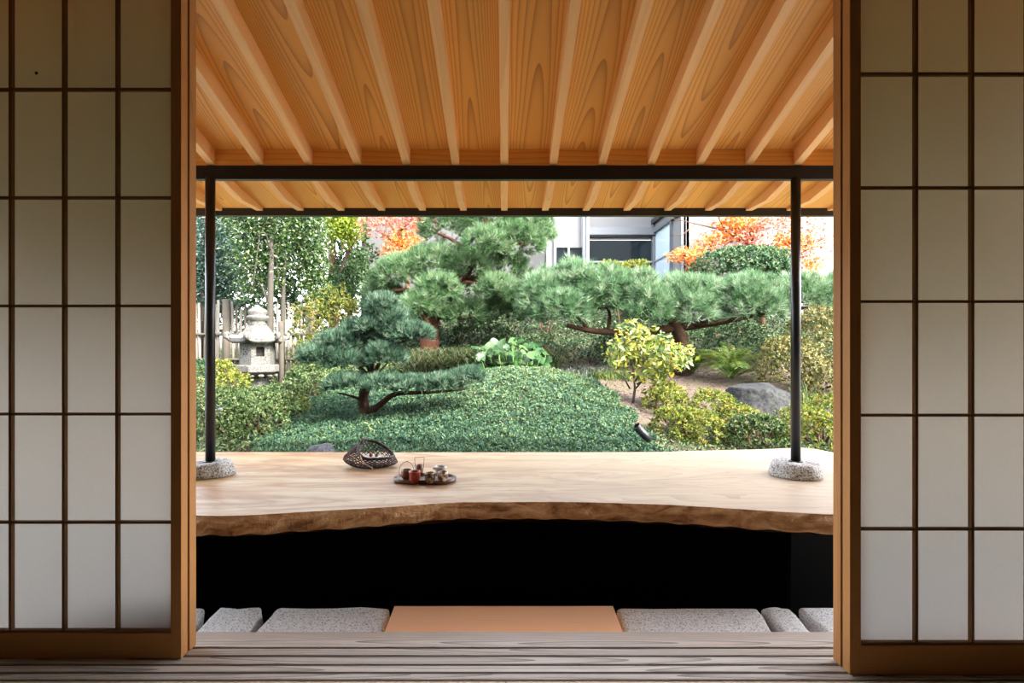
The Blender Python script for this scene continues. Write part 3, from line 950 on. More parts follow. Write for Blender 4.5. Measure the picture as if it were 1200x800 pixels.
def cup(name, px, py, r, h, mat, label, cat, prof='cup', lining=None, yy=None, group=None):
    Y = yy if yy else F * (EYE - ZC) / (py - VY)
    c = empty(name, ((px - VX) / F * Y, Y, ZC), label=label, cat=cat, group=group)
    if prof == 'cup': pr = [(0.84, 0), (0.88, 0.04), (0.94, 0.5), (1.0, 0.9), (1.06, 1.0)]
    elif prof == 'round': pr = [(0.55, 0), (0.62, 0.08), (0.95, 0.30), (1.04, 0.58), (0.98, 0.82), (0.94, 1.0)]
    elif prof == 'flared': pr = [(0.55, 0), (0.60, 0.1), (0.85, 0.4), (0.98, 0.8), (1.06, 1.0)]
    else: pr = [(0.8, 0), (0.92, 0.1), (1.0, 0.5), (0.97, 1.0)]
    body = [(q * r, z * h) for q, z in pr]
    inn = [((q * r) - 0.003, max(z * h, 0.005)) for q, z in reversed(pr)]
    lip = [(pr[-1][0] * r - 0.0015, h + 0.0012)]
    MB().lathe(body + lip + inn + [(0.001, 0.005)], 28).build('body', mat, c)
    return c


CG = 'small cups on the gourd tray'
c1 = cup('teapot', 476.5, 562.5, 0.0245, 0.046, glz_brown, 'round brown pot with a tall thin hoop handle on the tray', 'teapot', 'round')
pts = [(0.024 * math.cos(a_) * 1.35, 0.0, 0.036 + 0.044 * math.sin(a_)) for a_ in np.linspace(-0.25, PI + 0.25, 22)]
MB().tube(pts, 0.0012, 6).build('hoop_handle', flat('rusty wire', '#6a5546', 0.5, 0.4, 0.4), c1)
MB().tube([(pts[10][0] - 0.004, 0, pts[10][2]), (pts[10][0] + 0.004, 0, pts[10][2] + 0.001)], 0.0022, 6).build('grip', glz_brown, c1)
MB().tube([(0.02, -0.004, 0.026), (0.034, -0.008, 0.034), (0.040, -0.010, 0.042)], [0.006, 0.004, 0.003], 8).build('spout', glz_brown, c1)
c2 = cup('handled_cup', 491.5, 555.5, 0.019, 0.042, glz_brown, 'small brown cup with tall square wire handle at the back of the tray', 'cup', 'straight')
MB().tube([(-0.019, 0, 0.03), (-0.0215, 0, 0.075), (-0.0205, 0, 0.0765), (0.0205, 0, 0.0765), (0.0215, 0, 0.075), (0.019, 0, 0.03)], 0.0013, 6).build('wire_handle', flat('dull wire', '#8a7a68', 0.5, 0.4, 0.5), c2)
cup('red_cup', 486.0, 565.0, 0.0245, 0.047, glz_red, 'red glazed tapered cup at the front of the tray', 'cup', 'cup', group=CG)
c3 = cup('sake_cup', 504.0, 565.8, 0.0225, 0.044, M['mottled2'], 'dark mottled round cup beside the red cup on the tray', 'cup', 'round', group=CG)
MB().tube([(-0.017, -0.012, 0.036), (-0.026, -0.018, 0.040)], [0.005, 0.003], 8).build('lip_spout', M['mottled2'], c3)
cup('sake_cup', 519.0, 565.0, 0.0225, 0.045, M['mottled'], 'brown and white mottled cup at the right front of the tray', 'cup', 'round', group=CG)
c4 = cup('sake_cup', 516.5, 558.5, 0.0255, 0.046, glz_grey, 'pale grey pouring cup behind the brown and white cup on the tray', 'cup', 'flared', group=CG)
MB().tube([(-0.022, -0.004, 0.036), (-0.034, -0.007, 0.041)], [0.006, 0.0035], 8).build('lip_spout', glz_grey, c4)

# ------------------------------------------------------------------ woven basket
wick = flat('dark woven bark', '#3a2621', 0.55, 0.35, 0, 0.4, 40.0, 0.2)
wick_r = flat('reddish woven bark', '#5a3428', 0.55, 0.35, 0, 0.4, 40.0, 0.2)
by = 2.90
bx = (434 - VX) / F * by
bk = empty('woven_basket', (bx, by, ZT + 0.001), R(0), label='dark folded openwork basket with pale cloth inside, left of the tray', cat='basket')


def bsurf(th, s):
    """bowl surface: s 0 bottom .. 1 rim; the rim climbs at the back left and folds inwards"""
    back_ = max(0.0, math.cos(th - R(100))) ** 1.2
    left_ = max(0.0, math.cos(th - R(185))) ** 1.5
    H = 0.050 + 0.066 * back_ + 0.052 * left_
    rr = 0.55 + 0.52 * math.sin(min(1.0, s * 2.0) * PI / 2) - (0.14 + 0.30 * back_ + 0.52 * left_) * (max(0, s - 0.45) / 0.55) ** 1.3
    x = 0.122 * rr * math.cos(th)
    y = 0.080 * rr * math.sin(th)
    return Vector((x, y, H * s ** 1.15))


def strands(k0, n_, tw, mat, name, rad):
    m_ = MB()
    for i in range(n_):
        th0 = 2 * PI * i / n_ + k0
        m_.tube([bsurf(th0 + tw * s, s) * (1 + 0.012 * ((j + i) % 2)) for j, s in enumerate(np.linspace(0.02, 1.0, 13))], rad, 4, cap=False, smooth=False)
    return m_.build(name, mat, bk, kind='stuff')


strands(0.0, 34, 1.0, wick, 'weave', 0.0021)
strands(0.07, 34, -1.0, wick_r, 'weave', 0.0021)
m_ = MB()
for s in (0.18, 0.34, 0.5, 0.66, 0.82):
    m_.tube([bsurf(a_, s) for a_ in np.linspace(0, 2 * PI, 49)], 0.0013, 4, cap=False)
m_.build('weave', wick, bk, kind='stuff')
m_ = MB()
for q in range(3):
    m_.tube([bsurf(a_, 1.0) + Vector((0, 0, 0.003 * math.sin(7 * a_ + q * 2.1))) + Vector((0.003 * math.cos(7 * a_ + q * 2.1), 0, 0)) for a_ in np.linspace(0, 2 * PI, 97)], 0.0048, 6, cap=False)
m_.build('rim', wick, bk)
MB().lathe([(0.001, 0.001), (0.05, 0.001), (0.056, 0.003), (0.05, 0.005), (0.001, 0.005)], 24).build('bottom', wick, bk)
MB().tube([bsurf(R(250), 1.0) + Vector((0, -0.004, 0.002)), bsurf(R(262), 0.7) + Vector((0, -0.006, 0)), bsurf(R(278), 0.35) + Vector((0.004, -0.006, 0)), (0.03, -0.075, 0.004)], 0.0024, 6).build('binding_strip', flat('pale strip', '#b3a08c', 0.6, 0.3), bk)
# what lies in the basket
cl = MB()
vs_, fs_ = [], []
for i in range(9):
    for k in range(28):
        q = i / 8
        a_ = 2 * PI * k / 28
        vs_.append((0.062 * q * math.cos(a_), 0.045 * q * math.sin(a_), 0.016 - 0.012 * q * q + 0.004 * math.sin(5 * a_ + 3 * q) * q))
for i in range(8):
    for k in range(28): fs_.append((i * 28 + k, i * 28 + (k + 1) % 28, (i + 1) * 28 + (k + 1) % 28, (i + 1) * 28 + k))
cl.add(vs_, fs_, True)
o = cl.build('cloth', flat('white cloth', '#d9dad6', 0.9, 0.1), None, loc=(bx + 0.022, by + 0.0, ZT + 0.036), rot=(R(16), R(6), 0))
tag(o, 'crumpled white cloth lying inside the dark woven basket', 'cloth')
o = MB().lathe([(0.002, 0), (0.007, 0.003), (0.009, 0.010), (0.006, 0.018), (0.001, 0.022)], 12).build('bud', flat('red brown husk', '#9a4a34', 0.5, 0.3), None, loc=(bx + 0.005, by - 0.01, ZT + 0.050))
tag(o, 'red brown bud resting on the cloth in the basket', 'bud')
lp = empty('sprig', (bx + 0.032, by - 0.008, ZT + 0.047), label='small green and yellow leafy sprig on the cloth in the basket', cat='sprig')
gm_ = flat('green sprig leaf', '#6c8c34', 0.5, 0.3); ym_ = flat('yellow sprig leaf', '#d8b23c', 0.5, 0.3)
for k, (dx, dz, mt) in enumerate(((0.0, 0.024, gm_), (0.006, 0.018, ym_), (-0.005, 0.015, gm_))):
    MB().add([(0, 0, 0), (dx - 0.005, -0.002, dz * 0.55), (dx, 0, dz), (dx + 0.005, -0.002, dz * 0.55), (dx, 0.001, dz * 0.5)], [(0, 1, 4), (1, 2, 4), (2, 3, 4), (3, 0, 4)]).build('leaf', mt, lp)

# ------------------------------------------------------------------ planting helpers
MANY = 1.0


def shrub(name, label, blobs, n_, size, mat, cat='shrub', group=None, aspect=0.5, up=0.6, stems=6, bark='bark_brown', base=None, zmin=-0.5, inner=0.72):
    B = np.array(blobs, float)
    cx, cy = (B[:, 0].mean(), B[:, 1].mean()) if base is None else base
    z0 = gzf(cx, cy)
    root = empty(name, (cx, cy, z0), label=label, cat=cat, group=group)
    Bl = B.copy(); Bl[:, 0] -= cx; Bl[:, 1] -= cy; Bl[:, 2] -= z0
    P, N = blob_points(Bl, int(n_ * MANY), zmin, inner)
    # nothing below the ground
    zz = gz(P[:, 0] + cx, P[:, 1] + cy) - z0 + 0.01
    keep = P[:, 2] > zz
    P, N = P[keep], N[keep]
    link('foliage', rosette_mesh('foliage', P, N * 0.8 + np.array([0, -0.1, up]), size, M[mat], aspect), root, kind='stuff')
    m_ = MB()
    for k in range(stems):
        b = Bl[k % len(Bl)]
        a_ = rng.uniform(0, 6.28)
        e = Vector((b[0] + 0.5 * b[3] * math.cos(a_), b[1] + 0.5 * b[4] * math.sin(a_), b[2] + 0.3 * b[5]))
        s = Vector((rng.normal() * 0.05, rng.normal() * 0.05, -0.03))
        mid = s.lerp(e, 0.5) + Vector((rng.normal() * 0.03, rng.normal() * 0.03, 0.02))
        m_.tube([s, mid, e], [0.014, 0.009, 0.004], 5)
    m_.build('stems', M[bark], root)
    return root


def pine(name, label, pads, trunk, trad, branches, n_, mat, bark, nper=24, length=0.05, width=0.004, spread=0.6, upk=0.8, cat='pine tree', zmin=-0.25, nseg=9):
    base = Vector(trunk[0])
    root = empty(name, base, label=label, cat=cat)
    for k, pd in enumerate(pads):
        pb = [(b[0] - base.x, b[1] - base.y, b[2] - base.z, b[3], b[4], b[5]) for b in pd]
        ar = sum(b[3] * b[4] + b[3] * b[5] + b[4] * b[5] for b in pb)
        P, N = blob_points(pb, max(60, int(n_ * ar * MANY)), zmin, 0.55)
        D = N * 0.75 + np.array([0, 0, upk])
        link('needle_pad', needle_mesh('needle_pad', P, D, M[mat], nper, length, width, spread), root, kind='stuff')
    def tw(pts):
        pts = [Vector(p) - base for p in pts]
        o = []
        for i in range(len(pts) - 1):
            for s in np.linspace(0, 1, 4, endpoint=False): o.append(pts[i].lerp(pts[i + 1], s))
        o.append(pts[-1])
        for _ in range(2):
            o = [o[0]] + [(o[i - 1] + o[i] * 2 + o[i + 1]) / 4 for i in range(1, len(o) - 1)] + [o[-1]]
        return o
    tp_ = tw(trunk)
    rad = np.interp(np.linspace(0, 1, len(tp_)), np.linspace(0, 1, len(trad)), trad)
    rad = [r_ * (1 + 0.08 * math.sin(i * 2.3)) for i, r_ in enumerate(rad)]
    MB().tube(tp_, rad, nseg).build('trunk', M[bark], root)
    for bpts, r0, r1 in branches:
        q = tw(bpts)
        MB().tube(q, list(np.linspace(r0, r1, len(q))), 7).build('branch', M[bark], root)
    return root


def tree(name, label, trunk, r0, r1, blobs, n_, size, mat, bark, cat='tree', group=None, aspect=0.5, nbr=7, up=0.3, inner=0.2):
    base = Vector(trunk[0])
    root = empty(name, base, label=label, cat=cat, group=group)
    pts = [Vector(p) - base for p in trunk]
    MB().tube(pts, list(np.linspace(r0, r1, len(pts))), 8).build('trunk', M[bark], root)
    Bl = np.array(blobs, float)
    Bl[:, 0] -= base.x; Bl[:, 1] -= base.y; Bl[:, 2] -= base.z
    P, N = blob_points(Bl, int(n_ * MANY), -1.0, inner, 1.05)
    N = N * 0.5 + np.array([0, -0.25, up]) + rng.normal(size=P.shape) * 0.7
    # leaves gather on twigs
    cl_ = rng.integers(0, max(8, len(P) // 22), len(P))
    ctr = P[:max(8, len(P) // 22)]
    P = P * 0.35 + ctr[cl_] * 0.65 + rng.normal(size=P.shape) * 0.02
    tn = np.clip(rng.uniform(0, 1, len(ctr))[cl_] * 0.6 + rng.uniform(0, 0.4, len(P)), 0, 1)
    link('foliage', leaf_mesh('foliage', P, N, size, M[mat], aspect, rnd=tn), root, kind='stuff')
    for k in range(nbr):
        b = Bl[k % len(Bl)]
        s = pts[-1] * rng.uniform(0.35, 1.0)
        i = min(len(pts) - 2, int(rng.uniform(0.35, 0.99) * (len(pts) - 1)))
        s = pts[i].lerp(pts[i + 1], rng.uniform(0, 1))
        e = Vector((b[0] + rng.normal() * 0.4 * b[3], b[1] + rng.normal() * 0.4 * b[4], b[2] + rng.normal() * 0.4 * b[5]))
        mid = s.lerp(e, 0.5) + Vector((0, 0, 0.08))
        MB().tube([s, s.lerp(mid, .5), mid, mid.lerp(e, .5), e], [r1 * 0.8, r1 * 0.65, r1 * 0.5, r1 * .4, r1 * 0.25], 5).build('branch', M[bark], root)
    return root


def on(px, Y, dz=0.0):
    x = (px - VX) / F * Y
    return Vector((x, Y, gzf(x, Y) + dz))


# ------------------------------------------------------------------ ground cover on the mound, litter
def in_mound(x, y):
    left = np.interp(y, [3.5, 4.2, 5.0, 5.8, 6.6, 7.2], [-1.55, -1.85, -2.0, -2.15, -2.15, -1.7])
    right = np.interp(y, [3.5, 4.2, 4.9, 5.6, 6.3, 7.0, 7.4], [1.15, 1.15, 1.14, 1.12, 0.98, 0.62, 0.35])
    return (x > left + 0.06 * np.sin(y * 9)) & (x < right + 0.05 * np.sin(y * 11)) & (y < 7.25)


n_ = 290000
px_ = rng.uniform(-2.1, 1.3, n_)
py_ = rng.uniform(3.42, 7.3, n_)
k_ = in_mound(px_, py_)
px_, py_ = px_[k_], py_[k_]
lump = 0.018 * (np.sin(px_ * 13 + 2 * np.sin(py_ * 7)) * np.sin(py_ * 11 + np.sin(px_ * 9)) + 1)
pz_ = gz(px_, py_) + rng.uniform(0, 1, len(px_)) ** 0.6 * 0.05 + lump
P = np.stack([px_, py_, pz_], axis=1)
e_ = 0.02
N = np.stack([-(gz(px_ + e_, py_) - gz(px_ - e_, py_)) / (2 * e_), -(gz(px_, py_ + e_) - gz(px_, py_ - e_)) / (2 * e_), np.ones(len(px_))], axis=1)
N = unit(N) + rng.normal(size=P.shape) * 0.55
patch = 0.5 + 0.5 * np.sin(px_ * 3.3 + 0.6 + np.sin(py_ * 2.0)) * np.sin(py_ * 2.9 + 1.0 + np.sin(px_ * 2.7))
tone = np.clip(rng.uniform(0, 1, len(px_)) * 0.62 + 0.16 * patch + 0.22 * np.clip((py_ - 4.6) / 1.6, 0, 1) * np.clip((px_ + 1.3) / 1.0, 0, 1), 0, 1)  # last term tints leaves lighter up and right: sun beyond the eave shade
gc = link('ground_cover', rosette_mesh('ground_cover', P, N, 0.027, M['cover'], 0.42, 5, 0.8, tone))
tag(gc, 'low blue green ground cover carpeting the mound behind the slab', 'ground cover', None, 'stuff')

n_ = 9000
px_ = rng.uniform(-0.2, 4.2, n_); py_ = rng.uniform(5.0, 9.5, n_)
k_ = ~in_mound(px_, py_)
px_, py_ = px_[k_], py_[k_]
P = np.stack([px_, py_, gz(px_, py_) + 0.006], axis=1)
N = np.array([0, 0, 1.0]) + rng.normal(size=P.shape) * 0.25
lt = link('fallen_leaves', leaf_mesh('fallen_leaves', P, N, 0.035, M['litter'], 0.35))
tag(lt, 'dry brown leaf litter scattered over the bare soil', 'leaves', None, 'stuff')

def undergrowth(name, label, x0, x1, y0, y1, n_, size, mat, hgt, test):
    x = rng.uniform(x0, x1, n_); y = rng.uniform(y0, y1, n_)
    k = test(x, y)
    x, y = x[k], y[k]
    hh_ = hgt * (0.45 + 0.55 * (0.5 + 0.5 * np.sin(x * 5.3 + 1.7 * np.sin(y * 3.1)) * np.sin(y * 4.7 + 1.3 * np.sin(x * 2.9))))
    z = gz(x, y) + hh_ * rng.uniform(0, 1, len(x)) ** 0.5
    P = np.stack([x, y, z], axis=1)
    N = np.array([0, -0.3, 0.8]) + rng.normal(size=P.shape) * 0.6
    o = link(name, leaf_mesh(name, P, N, size, M[mat], 0.4))
    return tag(o, label, 'undergrowth', None, 'stuff')


undergrowth('undergrowth', 'dark mixed undergrowth filling the slope beneath the two big pines', -2.6, 6.5, 8.2, 12.6, 60000, 0.06, 'hedge', 0.30,
            lambda x, y: (y > 8.35 + 0.12 * np.sin(x * 3)) & (y > 8.4 + (x > 4.6) * 0.0) & ~((x > 0.3) & (x < 3.2) & (y < 8.5)))
undergrowth('undergrowth', 'short green plants on the slope between the dwarf pine and the tall pine', -3.2, -0.2, 6.7, 8.5, 20000, 0.05, 'azalea', 0.22,
            lambda x, y: ~in_mound(x, y))
undergrowth('undergrowth', 'low mossy undergrowth around the stone lantern and the left trees', -7.5, -1.9, 4.0, 12.8, 60000, 0.05, 'azalea', 0.16,
            lambda x, y: ~in_mound(x, y))
undergrowth('undergrowth', 'green ground plants between the right azaleas and the slab', 1.0, 4.5, 3.5, 6.2, 26000, 0.03, 'azalea', 0.07,
            lambda x, y: ~in_mound(x, y) & ((y < 5.0) | (x > 2.6)))

# ------------------------------------------------------------------ front dwarf pine
Yp = 5.3
tb = on(430, Yp, -0.03)
P_ = lambda x, y, d=0.0: at(x, y, Yp + d)
pads = [
    [pxblob(426, 346, 470, 384, Yp, 0.22), pxblob(440, 362, 482, 398, Yp, 0.22), pxblob(415, 370, 460, 402, Yp, 0.24)],
    [pxblob(453, 378, 508, 410, Yp - 0.1, 0.22), pxblob(440, 384, 480, 408, Yp, 0.2)],
    [pxblob(350, 402, 412, 440, Yp - 0.1, 0.26), pxblob(372, 386, 432, 428, Yp, 0.26), pxblob(398, 374, 440, 414, Yp + 0.05, 0.22), pxblob(380, 410, 432, 444, Yp - .1, 0.24)],
    [pxblob(425, 402, 478, 440, Yp - 0.12, 0.22)],
    [pxblob(380, 438, 436, 468, Yp - 0.2, 0.24), pxblob(424, 440, 478, 466, Yp - 0.22, 0.22)],
    [pxblob(458, 441, 512, 467, Yp - 0.2, 0.22), pxblob(495, 439, 545, 466, Yp - 0.2, 0.22), pxblob(528, 432, 568, 458, Yp - 0.15, 0.18)],
]
brs = [([P_(430, 485), P_(446, 474, -.05), P_(462, 460, -.12), P_(500, 460, -.18), P_(545, 456, -.15)], 0.036, 0.008),
       ([P_(436, 442), P_(445, 425, -.05), P_(458, 404, -.1), P_(480, 398, -.1)], 0.022, 0.006),
       ([P_(432, 440), P_(415, 425, -.05), P_(390, 418, -.08), P_(365, 420, -.1)], 0.022, 0.006),
       ([P_(428, 470), P_(412, 464, -.1), P_(396, 460, -.2)], 0.016, 0.006),
       ([P_(432, 450), P_(446, 434, -.1), P_(455, 424, -.12)], 0.014, 0.005)]
pine('dwarf_pine', 'small bluish cloud pruned pine with a dark forked trunk on the mound', pads,
     [tb, P_(428, 480), P_(424, 464), P_(436, 440), P_(432, 414), P_(445, 390), P_(450, 365)], [0.062, 0.052, 0.044, 0.036, 0.028, 0.018, 0.008], brs, 4300, 'pine_blue', 'bark_pine', 22, 0.058, 0.0046, 0.40, 0.7)

# ------------------------------------------------------------------ tall pine behind, and the long trained pine
Yb = 8.6
Q_ = lambda x, y, d=0.0: at(x, y, Yb + d)
pads = [
    [pxblob(490, 232, 560, 300, Yb, 0.5), pxblob(540, 222, 610, 296, Yb, 0.5), pxblob(585, 236, 652, 300, Yb, 0.5), pxblob(560, 262, 640, 308, Yb - .2, 0.5)],
    [pxblob(438, 300, 500, 348, Yb - .3, 0.45), pxblob(470, 286, 540, 338, Yb - .2, 0.45), pxblob(520, 292, 580, 340, Yb - .2, 0.45), pxblob(560, 298, 622, 338, Yb, 0.4)],
    [pxblob(424, 328, 476, 378, Yb + .1, 0.4), pxblob(465, 340, 530, 384, Yb - .4, 0.4)],
    [pxblob(520, 350, 575, 388, Yb - .2, 0.4), pxblob(560, 340, 620, 392, Yb + .2, 0.4)],
    [pxblob(590, 330, 646, 382, Yb + .3, 0.4)],
    [pxblob(486, 322, 540, 362, Yb - .6, 0.35), pxblob(556, 322, 612, 364, Yb - .5, 0.35), pxblob(470, 345, 512, 372, Yb - .7, 0.3)],
    [pxblob(540, 268, 600, 312, Yb - .5, 0.4)],
]
brs = [([Q_(512, 352), Q_(480, 338, -.1), Q_(450, 342, -.2)], 0.05, 0.012),
       ([Q_(530, 335), Q_(548, 330, -.3), Q_(570, 334, -.3)], 0.05, 0.012),
       ([Q_(545, 325), Q_(590, 330, .1), Q_(630, 350, .2)], 0.05, 0.012),
       ([Q_(560, 300), Q_(590, 290, -.1), Q_(630, 280, -.1)], 0.04, 0.01),
       ([Q_(556, 300), Q_(530, 280, -.1), Q_(505, 270, -.1)], 0.04, 0.01),
       ([Q_(508, 372), Q_(535, 374, -.1), Q_(556, 372, -.1)], 0.03, 0.01),
       ([Q_(502, 378, -.3), Q_(494, 368, -.35), Q_(486, 362, -.35)], 0.03, 0.015)]
pine('tall_pine', 'tall light green pine with reddish trunk rising behind the dwarf pine', pads,
     [on(504, Yb, -0.05), Q_(503, 390, -.05), Q_(506, 362), Q_(528, 336), Q_(552, 312), Q_(566, 280), Q_(572, 250)], [0.15, 0.13, 0.115, 0.09, 0.07, 0.05, 0.03], brs, 800, 'pine_green', 'bark_red', 30, 0.115, 0.0064, 0.52, 0.45, zmin=-0.45)

Yh = 8.0
H_ = lambda x, y, d=0.0: at(x, y, Yh + d)
pads = [
    [pxblob(604, 318, 668, 394, Yh, 0.5), pxblob(640, 306, 706, 384, Yh, 0.5), pxblob(676, 312, 738, 388, Yh - .1, 0.45), pxblob(626, 340, 690, 392, Yh - .3, 0.4)],
    [pxblob(705, 318, 780, 382, Yh, 0.5), pxblob(728, 334, 792, 394, Yh - .25, 0.4)],
    [pxblob(760, 322, 846, 382, Yh, 0.5), pxblob(780, 340, 838, 394, Yh - .25, 0.4)],
    [pxblob(830, 322, 916, 380, Yh, 0.5), pxblob(850, 338, 920, 390, Yh - .25, 0.4)],
    [pxblob(896, 322, 985, 386, Yh, 0.5), pxblob(950, 318, 1050, 382, Yh, 0.5)],
]
brs = [([H_(790, 384), H_(750, 390, -.05), H_(712, 389, -.1), H_(690, 387, -.1), H_(664, 381, -.1)], 0.06, 0.03),
       ([H_(796, 384), H_(850, 376), H_(900, 366), H_(980, 356)], 0.06, 0.015),
       ([H_(690, 387, -.1), H_(672, 366), H_(650, 350)], 0.03, 0.01),
       ([H_(712, 388, -.1), H_(716, 366), H_(700, 345)], 0.03, 0.01),
       ([H_(830, 381), H_(838, 362), H_(860, 350)], 0.03, 0.01),
       ([H_(815, 382, -.1), H_(845, 377, -.3), H_(862, 372, -.3)], 0.025, 0.01)]
pine('trained_pine', 'long horizontally trained pine stretching above the yellow tree and the fern', pads,
     [on(800, Yh, -0.05), H_(802, 405), H_(794, 386), H_(780, 360)], [0.12, 0.10, 0.085, 0.03], brs, 820, 'pine_green2', 'bark_pine', 30, 0.115, 0.0064, 0.52, 0.5, zmin=-0.4)

# ------------------------------------------------------------------ shrubs on the left
AZL = 'azalea shrubs by the slab on the lantern side'
shrub('azalea', 'dull green clipped azalea directly behind the left black post', [pxblob(214, 452, 290, 530, 4.7, 0.4), pxblob(238, 456, 300, 505, 4.9, 0.4)], 9000, 0.024, 'azalea', group=AZL)
shrub('azalea', 'olive green azalea below the stone lantern', [pxblob(270, 466, 336, 522, 4.9, 0.4), pxblob(304, 450, 350, 495, 5.2, 0.35)], 8500, 0.024, 'azalea', group=AZL)
shrub('azalea', 'loose green shrub at the foot of the dwarf pine\'s left pads', [pxblob(332, 428, 380, 482, 6.2, 0.4), pxblob(350, 418, 395, 470, 6.4, 0.4)], 5000, 0.03, 'azalea', group=AZL)
shrub('azalea', 'small yellow green shrub beside the left edge of the mound', [pxblob(332, 462, 362, 492, 5.6, 0.15)], 1100, 0.026, 'azalea_yellow', stems=3)
shrub('azalea', 'yellow green shrub between the lantern and the left post', [pxblob(230, 420, 276, 458, 7.3, 0.4), pxblob(256, 436, 290, 464, 7.0, 0.3)], 4200, 0.032, 'azalea_yellow')
shrub('azalea', 'dark low shrub under the left jamb edge', [pxblob(205, 420, 246, 470, 6.2, 0.3)], 2600, 0.03, 'shrub_dark')

# ------------------------------------------------------------------ shrubs on the right
AZR = 'azalea shrubs by the slab on the rock side'
shrub('azalea', 'yellow and orange tinted azalea at the foot of the yellow leaved tree', [pxblob(752, 452, 808, 500, 5.7, 0.32), pxblob(765, 446, 800, 480, 5.9, 0.3)], 4600, 0.028, 'azalea_yellow', group=AZR)
shrub('azalea', 'yellow green azalea just behind the garden spotlight', [pxblob(762, 474, 822, 530, 4.9, 0.3), pxblob(790, 480, 850, 528, 4.8, 0.3)], 6500, 0.026, 'azalea_yellow', group=AZR)
shrub('azalea', 'rounded yellow green azalea in front of the big rock', [pxblob(806, 456, 866, 510, 5.3, 0.32), pxblob(840, 472, 890, 520, 5.0, 0.3)], 5600, 0.027, 'azalea_yellow', group=AZR)
shrub('azalea', 'green azalea directly left of the right post foot', [pxblob(850, 486, 925, 536, 4.6, 0.3)], 4200, 0.026, 'azalea', group=AZR)
shrub('azalea', 'yellow green azalea right of the right post above the slab corner', [pxblob(905, 476, 985, 540, 4.6, 0.35), pxblob(940, 462, 1010, 530, 4.8, 0.35)], 6500, 0.026, 'azalea_yellow', group=AZR)
shrub('azalea', 'tall straw yellow azalea behind the right post', [pxblob(888, 392, 960, 470, 7.0, 0.45), pxblob(922, 356, 1005, 450, 7.2, 0.5), pxblob(940, 420, 1020, 490, 6.7, 0.4)], 22000, 0.032, 'azalea_pale', group=AZR)

# clipped shrubs by the far building
shrub('domed_shrub', 'large clipped dome shaped evergreen shrub in front of the white wall', [pxblob(808, 292, 900, 332, 9.9, 0.6), pxblob(850, 288, 925, 330, 10.0, 0.6), pxblob(880, 300, 930, 330, 9.8, 0.4)], 14000, 0.05, 'shrub_light', zmin=-0.7, base=(3.9, 9.9))
shrub('domed_shrub', 'small yellow green clipped shrub below the far window', [pxblob(690, 306, 740, 345, 10.6, 0.5), pxblob(718, 304, 764, 345, 10.6, 0.5)], 5000, 0.045, 'azalea_yellow', zmin=-0.7)
shrub('shrub', 'dusty grey green shrub behind the tall pine\'s right side', [pxblob(610, 330, 670, 400, 9.8, 0.4)], 2500, 0.05, 'silver')
shrub('shrub', 'dark shrub filling the shade behind the tall pine trunk', [pxblob(440, 365, 520, 430, 9.8, 0.5), pxblob(520, 375, 610, 430, 9.6, 0.5), pxblob(510, 318, 592, 400, 9.9, 0.5)], 10000, 0.05, 'hedge')
shrub('shrub', 'dark shrub in the shade under the trained pine', [pxblob(690, 385, 780, 430, 9.0, 0.4), pxblob(820, 375, 900, 420, 9.2, 0.4)], 5000, 0.045, 'hedge')

# ------------------------------------------------------------------ yellow leaved small tree
Yt = 5.9
T_ = lambda x, y, d=0.0: at(x, y, Yt + d)
tb = on(742, Yt, -0.02)
root = empty('young_tree', tb, label='slender young tree with shiny yellow green leaves at the mound\'s right edge', cat='tree')
paths = [[tb, T_(741, 478), T_(744, 455), T_(742, 430), T_(733, 405), T_(728, 385)],
         [T_(744, 456), T_(758, 440, -.05), T_(772, 420, -.08), T_(785, 400, -.1)],
         [T_(742, 440), T_(726, 425, .05), T_(716, 410, .1)],
         [T_(743, 448), T_(760, 425, .1), T_(764, 400, .1), T_(760, 380, .1)],
         [T_(746, 450), T_(775, 436, -.1), T_(800, 425, -.15), T_(812, 418, -.15)],
         [T_(738, 455), T_(730, 440, -.1), T_(722, 436, -.12)]]
for k, pth in enumerate(paths):
    q = [Vector(p) - tb for p in pth]
    MB().tube(q, list(np.linspace(0.017 if k == 0 else 0.009, 0.003, len(q))), 6).build('trunk' if k == 0 else 'branch', M['bark_grey'], root)
bl = [pxblob(704, 395, 752, 438, Yt, 0.3), pxblob(716, 372, 778, 420, Yt, 0.3), pxblob(750, 392, 806, 440, Yt - .1, 0.3), pxblob(770, 400, 818, 436, Yt - .15, 0.25), pxblob(738, 420, 792, 452, Yt - .1, .25)]
bl = [(b[0] - tb.x, b[1] - tb.y, b[2] - tb.z) + tuple(b[3:]) for b in bl]
P, N = blob_points(bl, 1050, -1, 0.2, 1.05)
N = N * 0.3 + np.array([0, -0.4, 0.5]) + rng.normal(size=P.shape) * 0.6
link('foliage', leaf_mesh('foliage', P, N, 0.068, M['yellow'], 0.42, 0.2), root, kind='stuff')

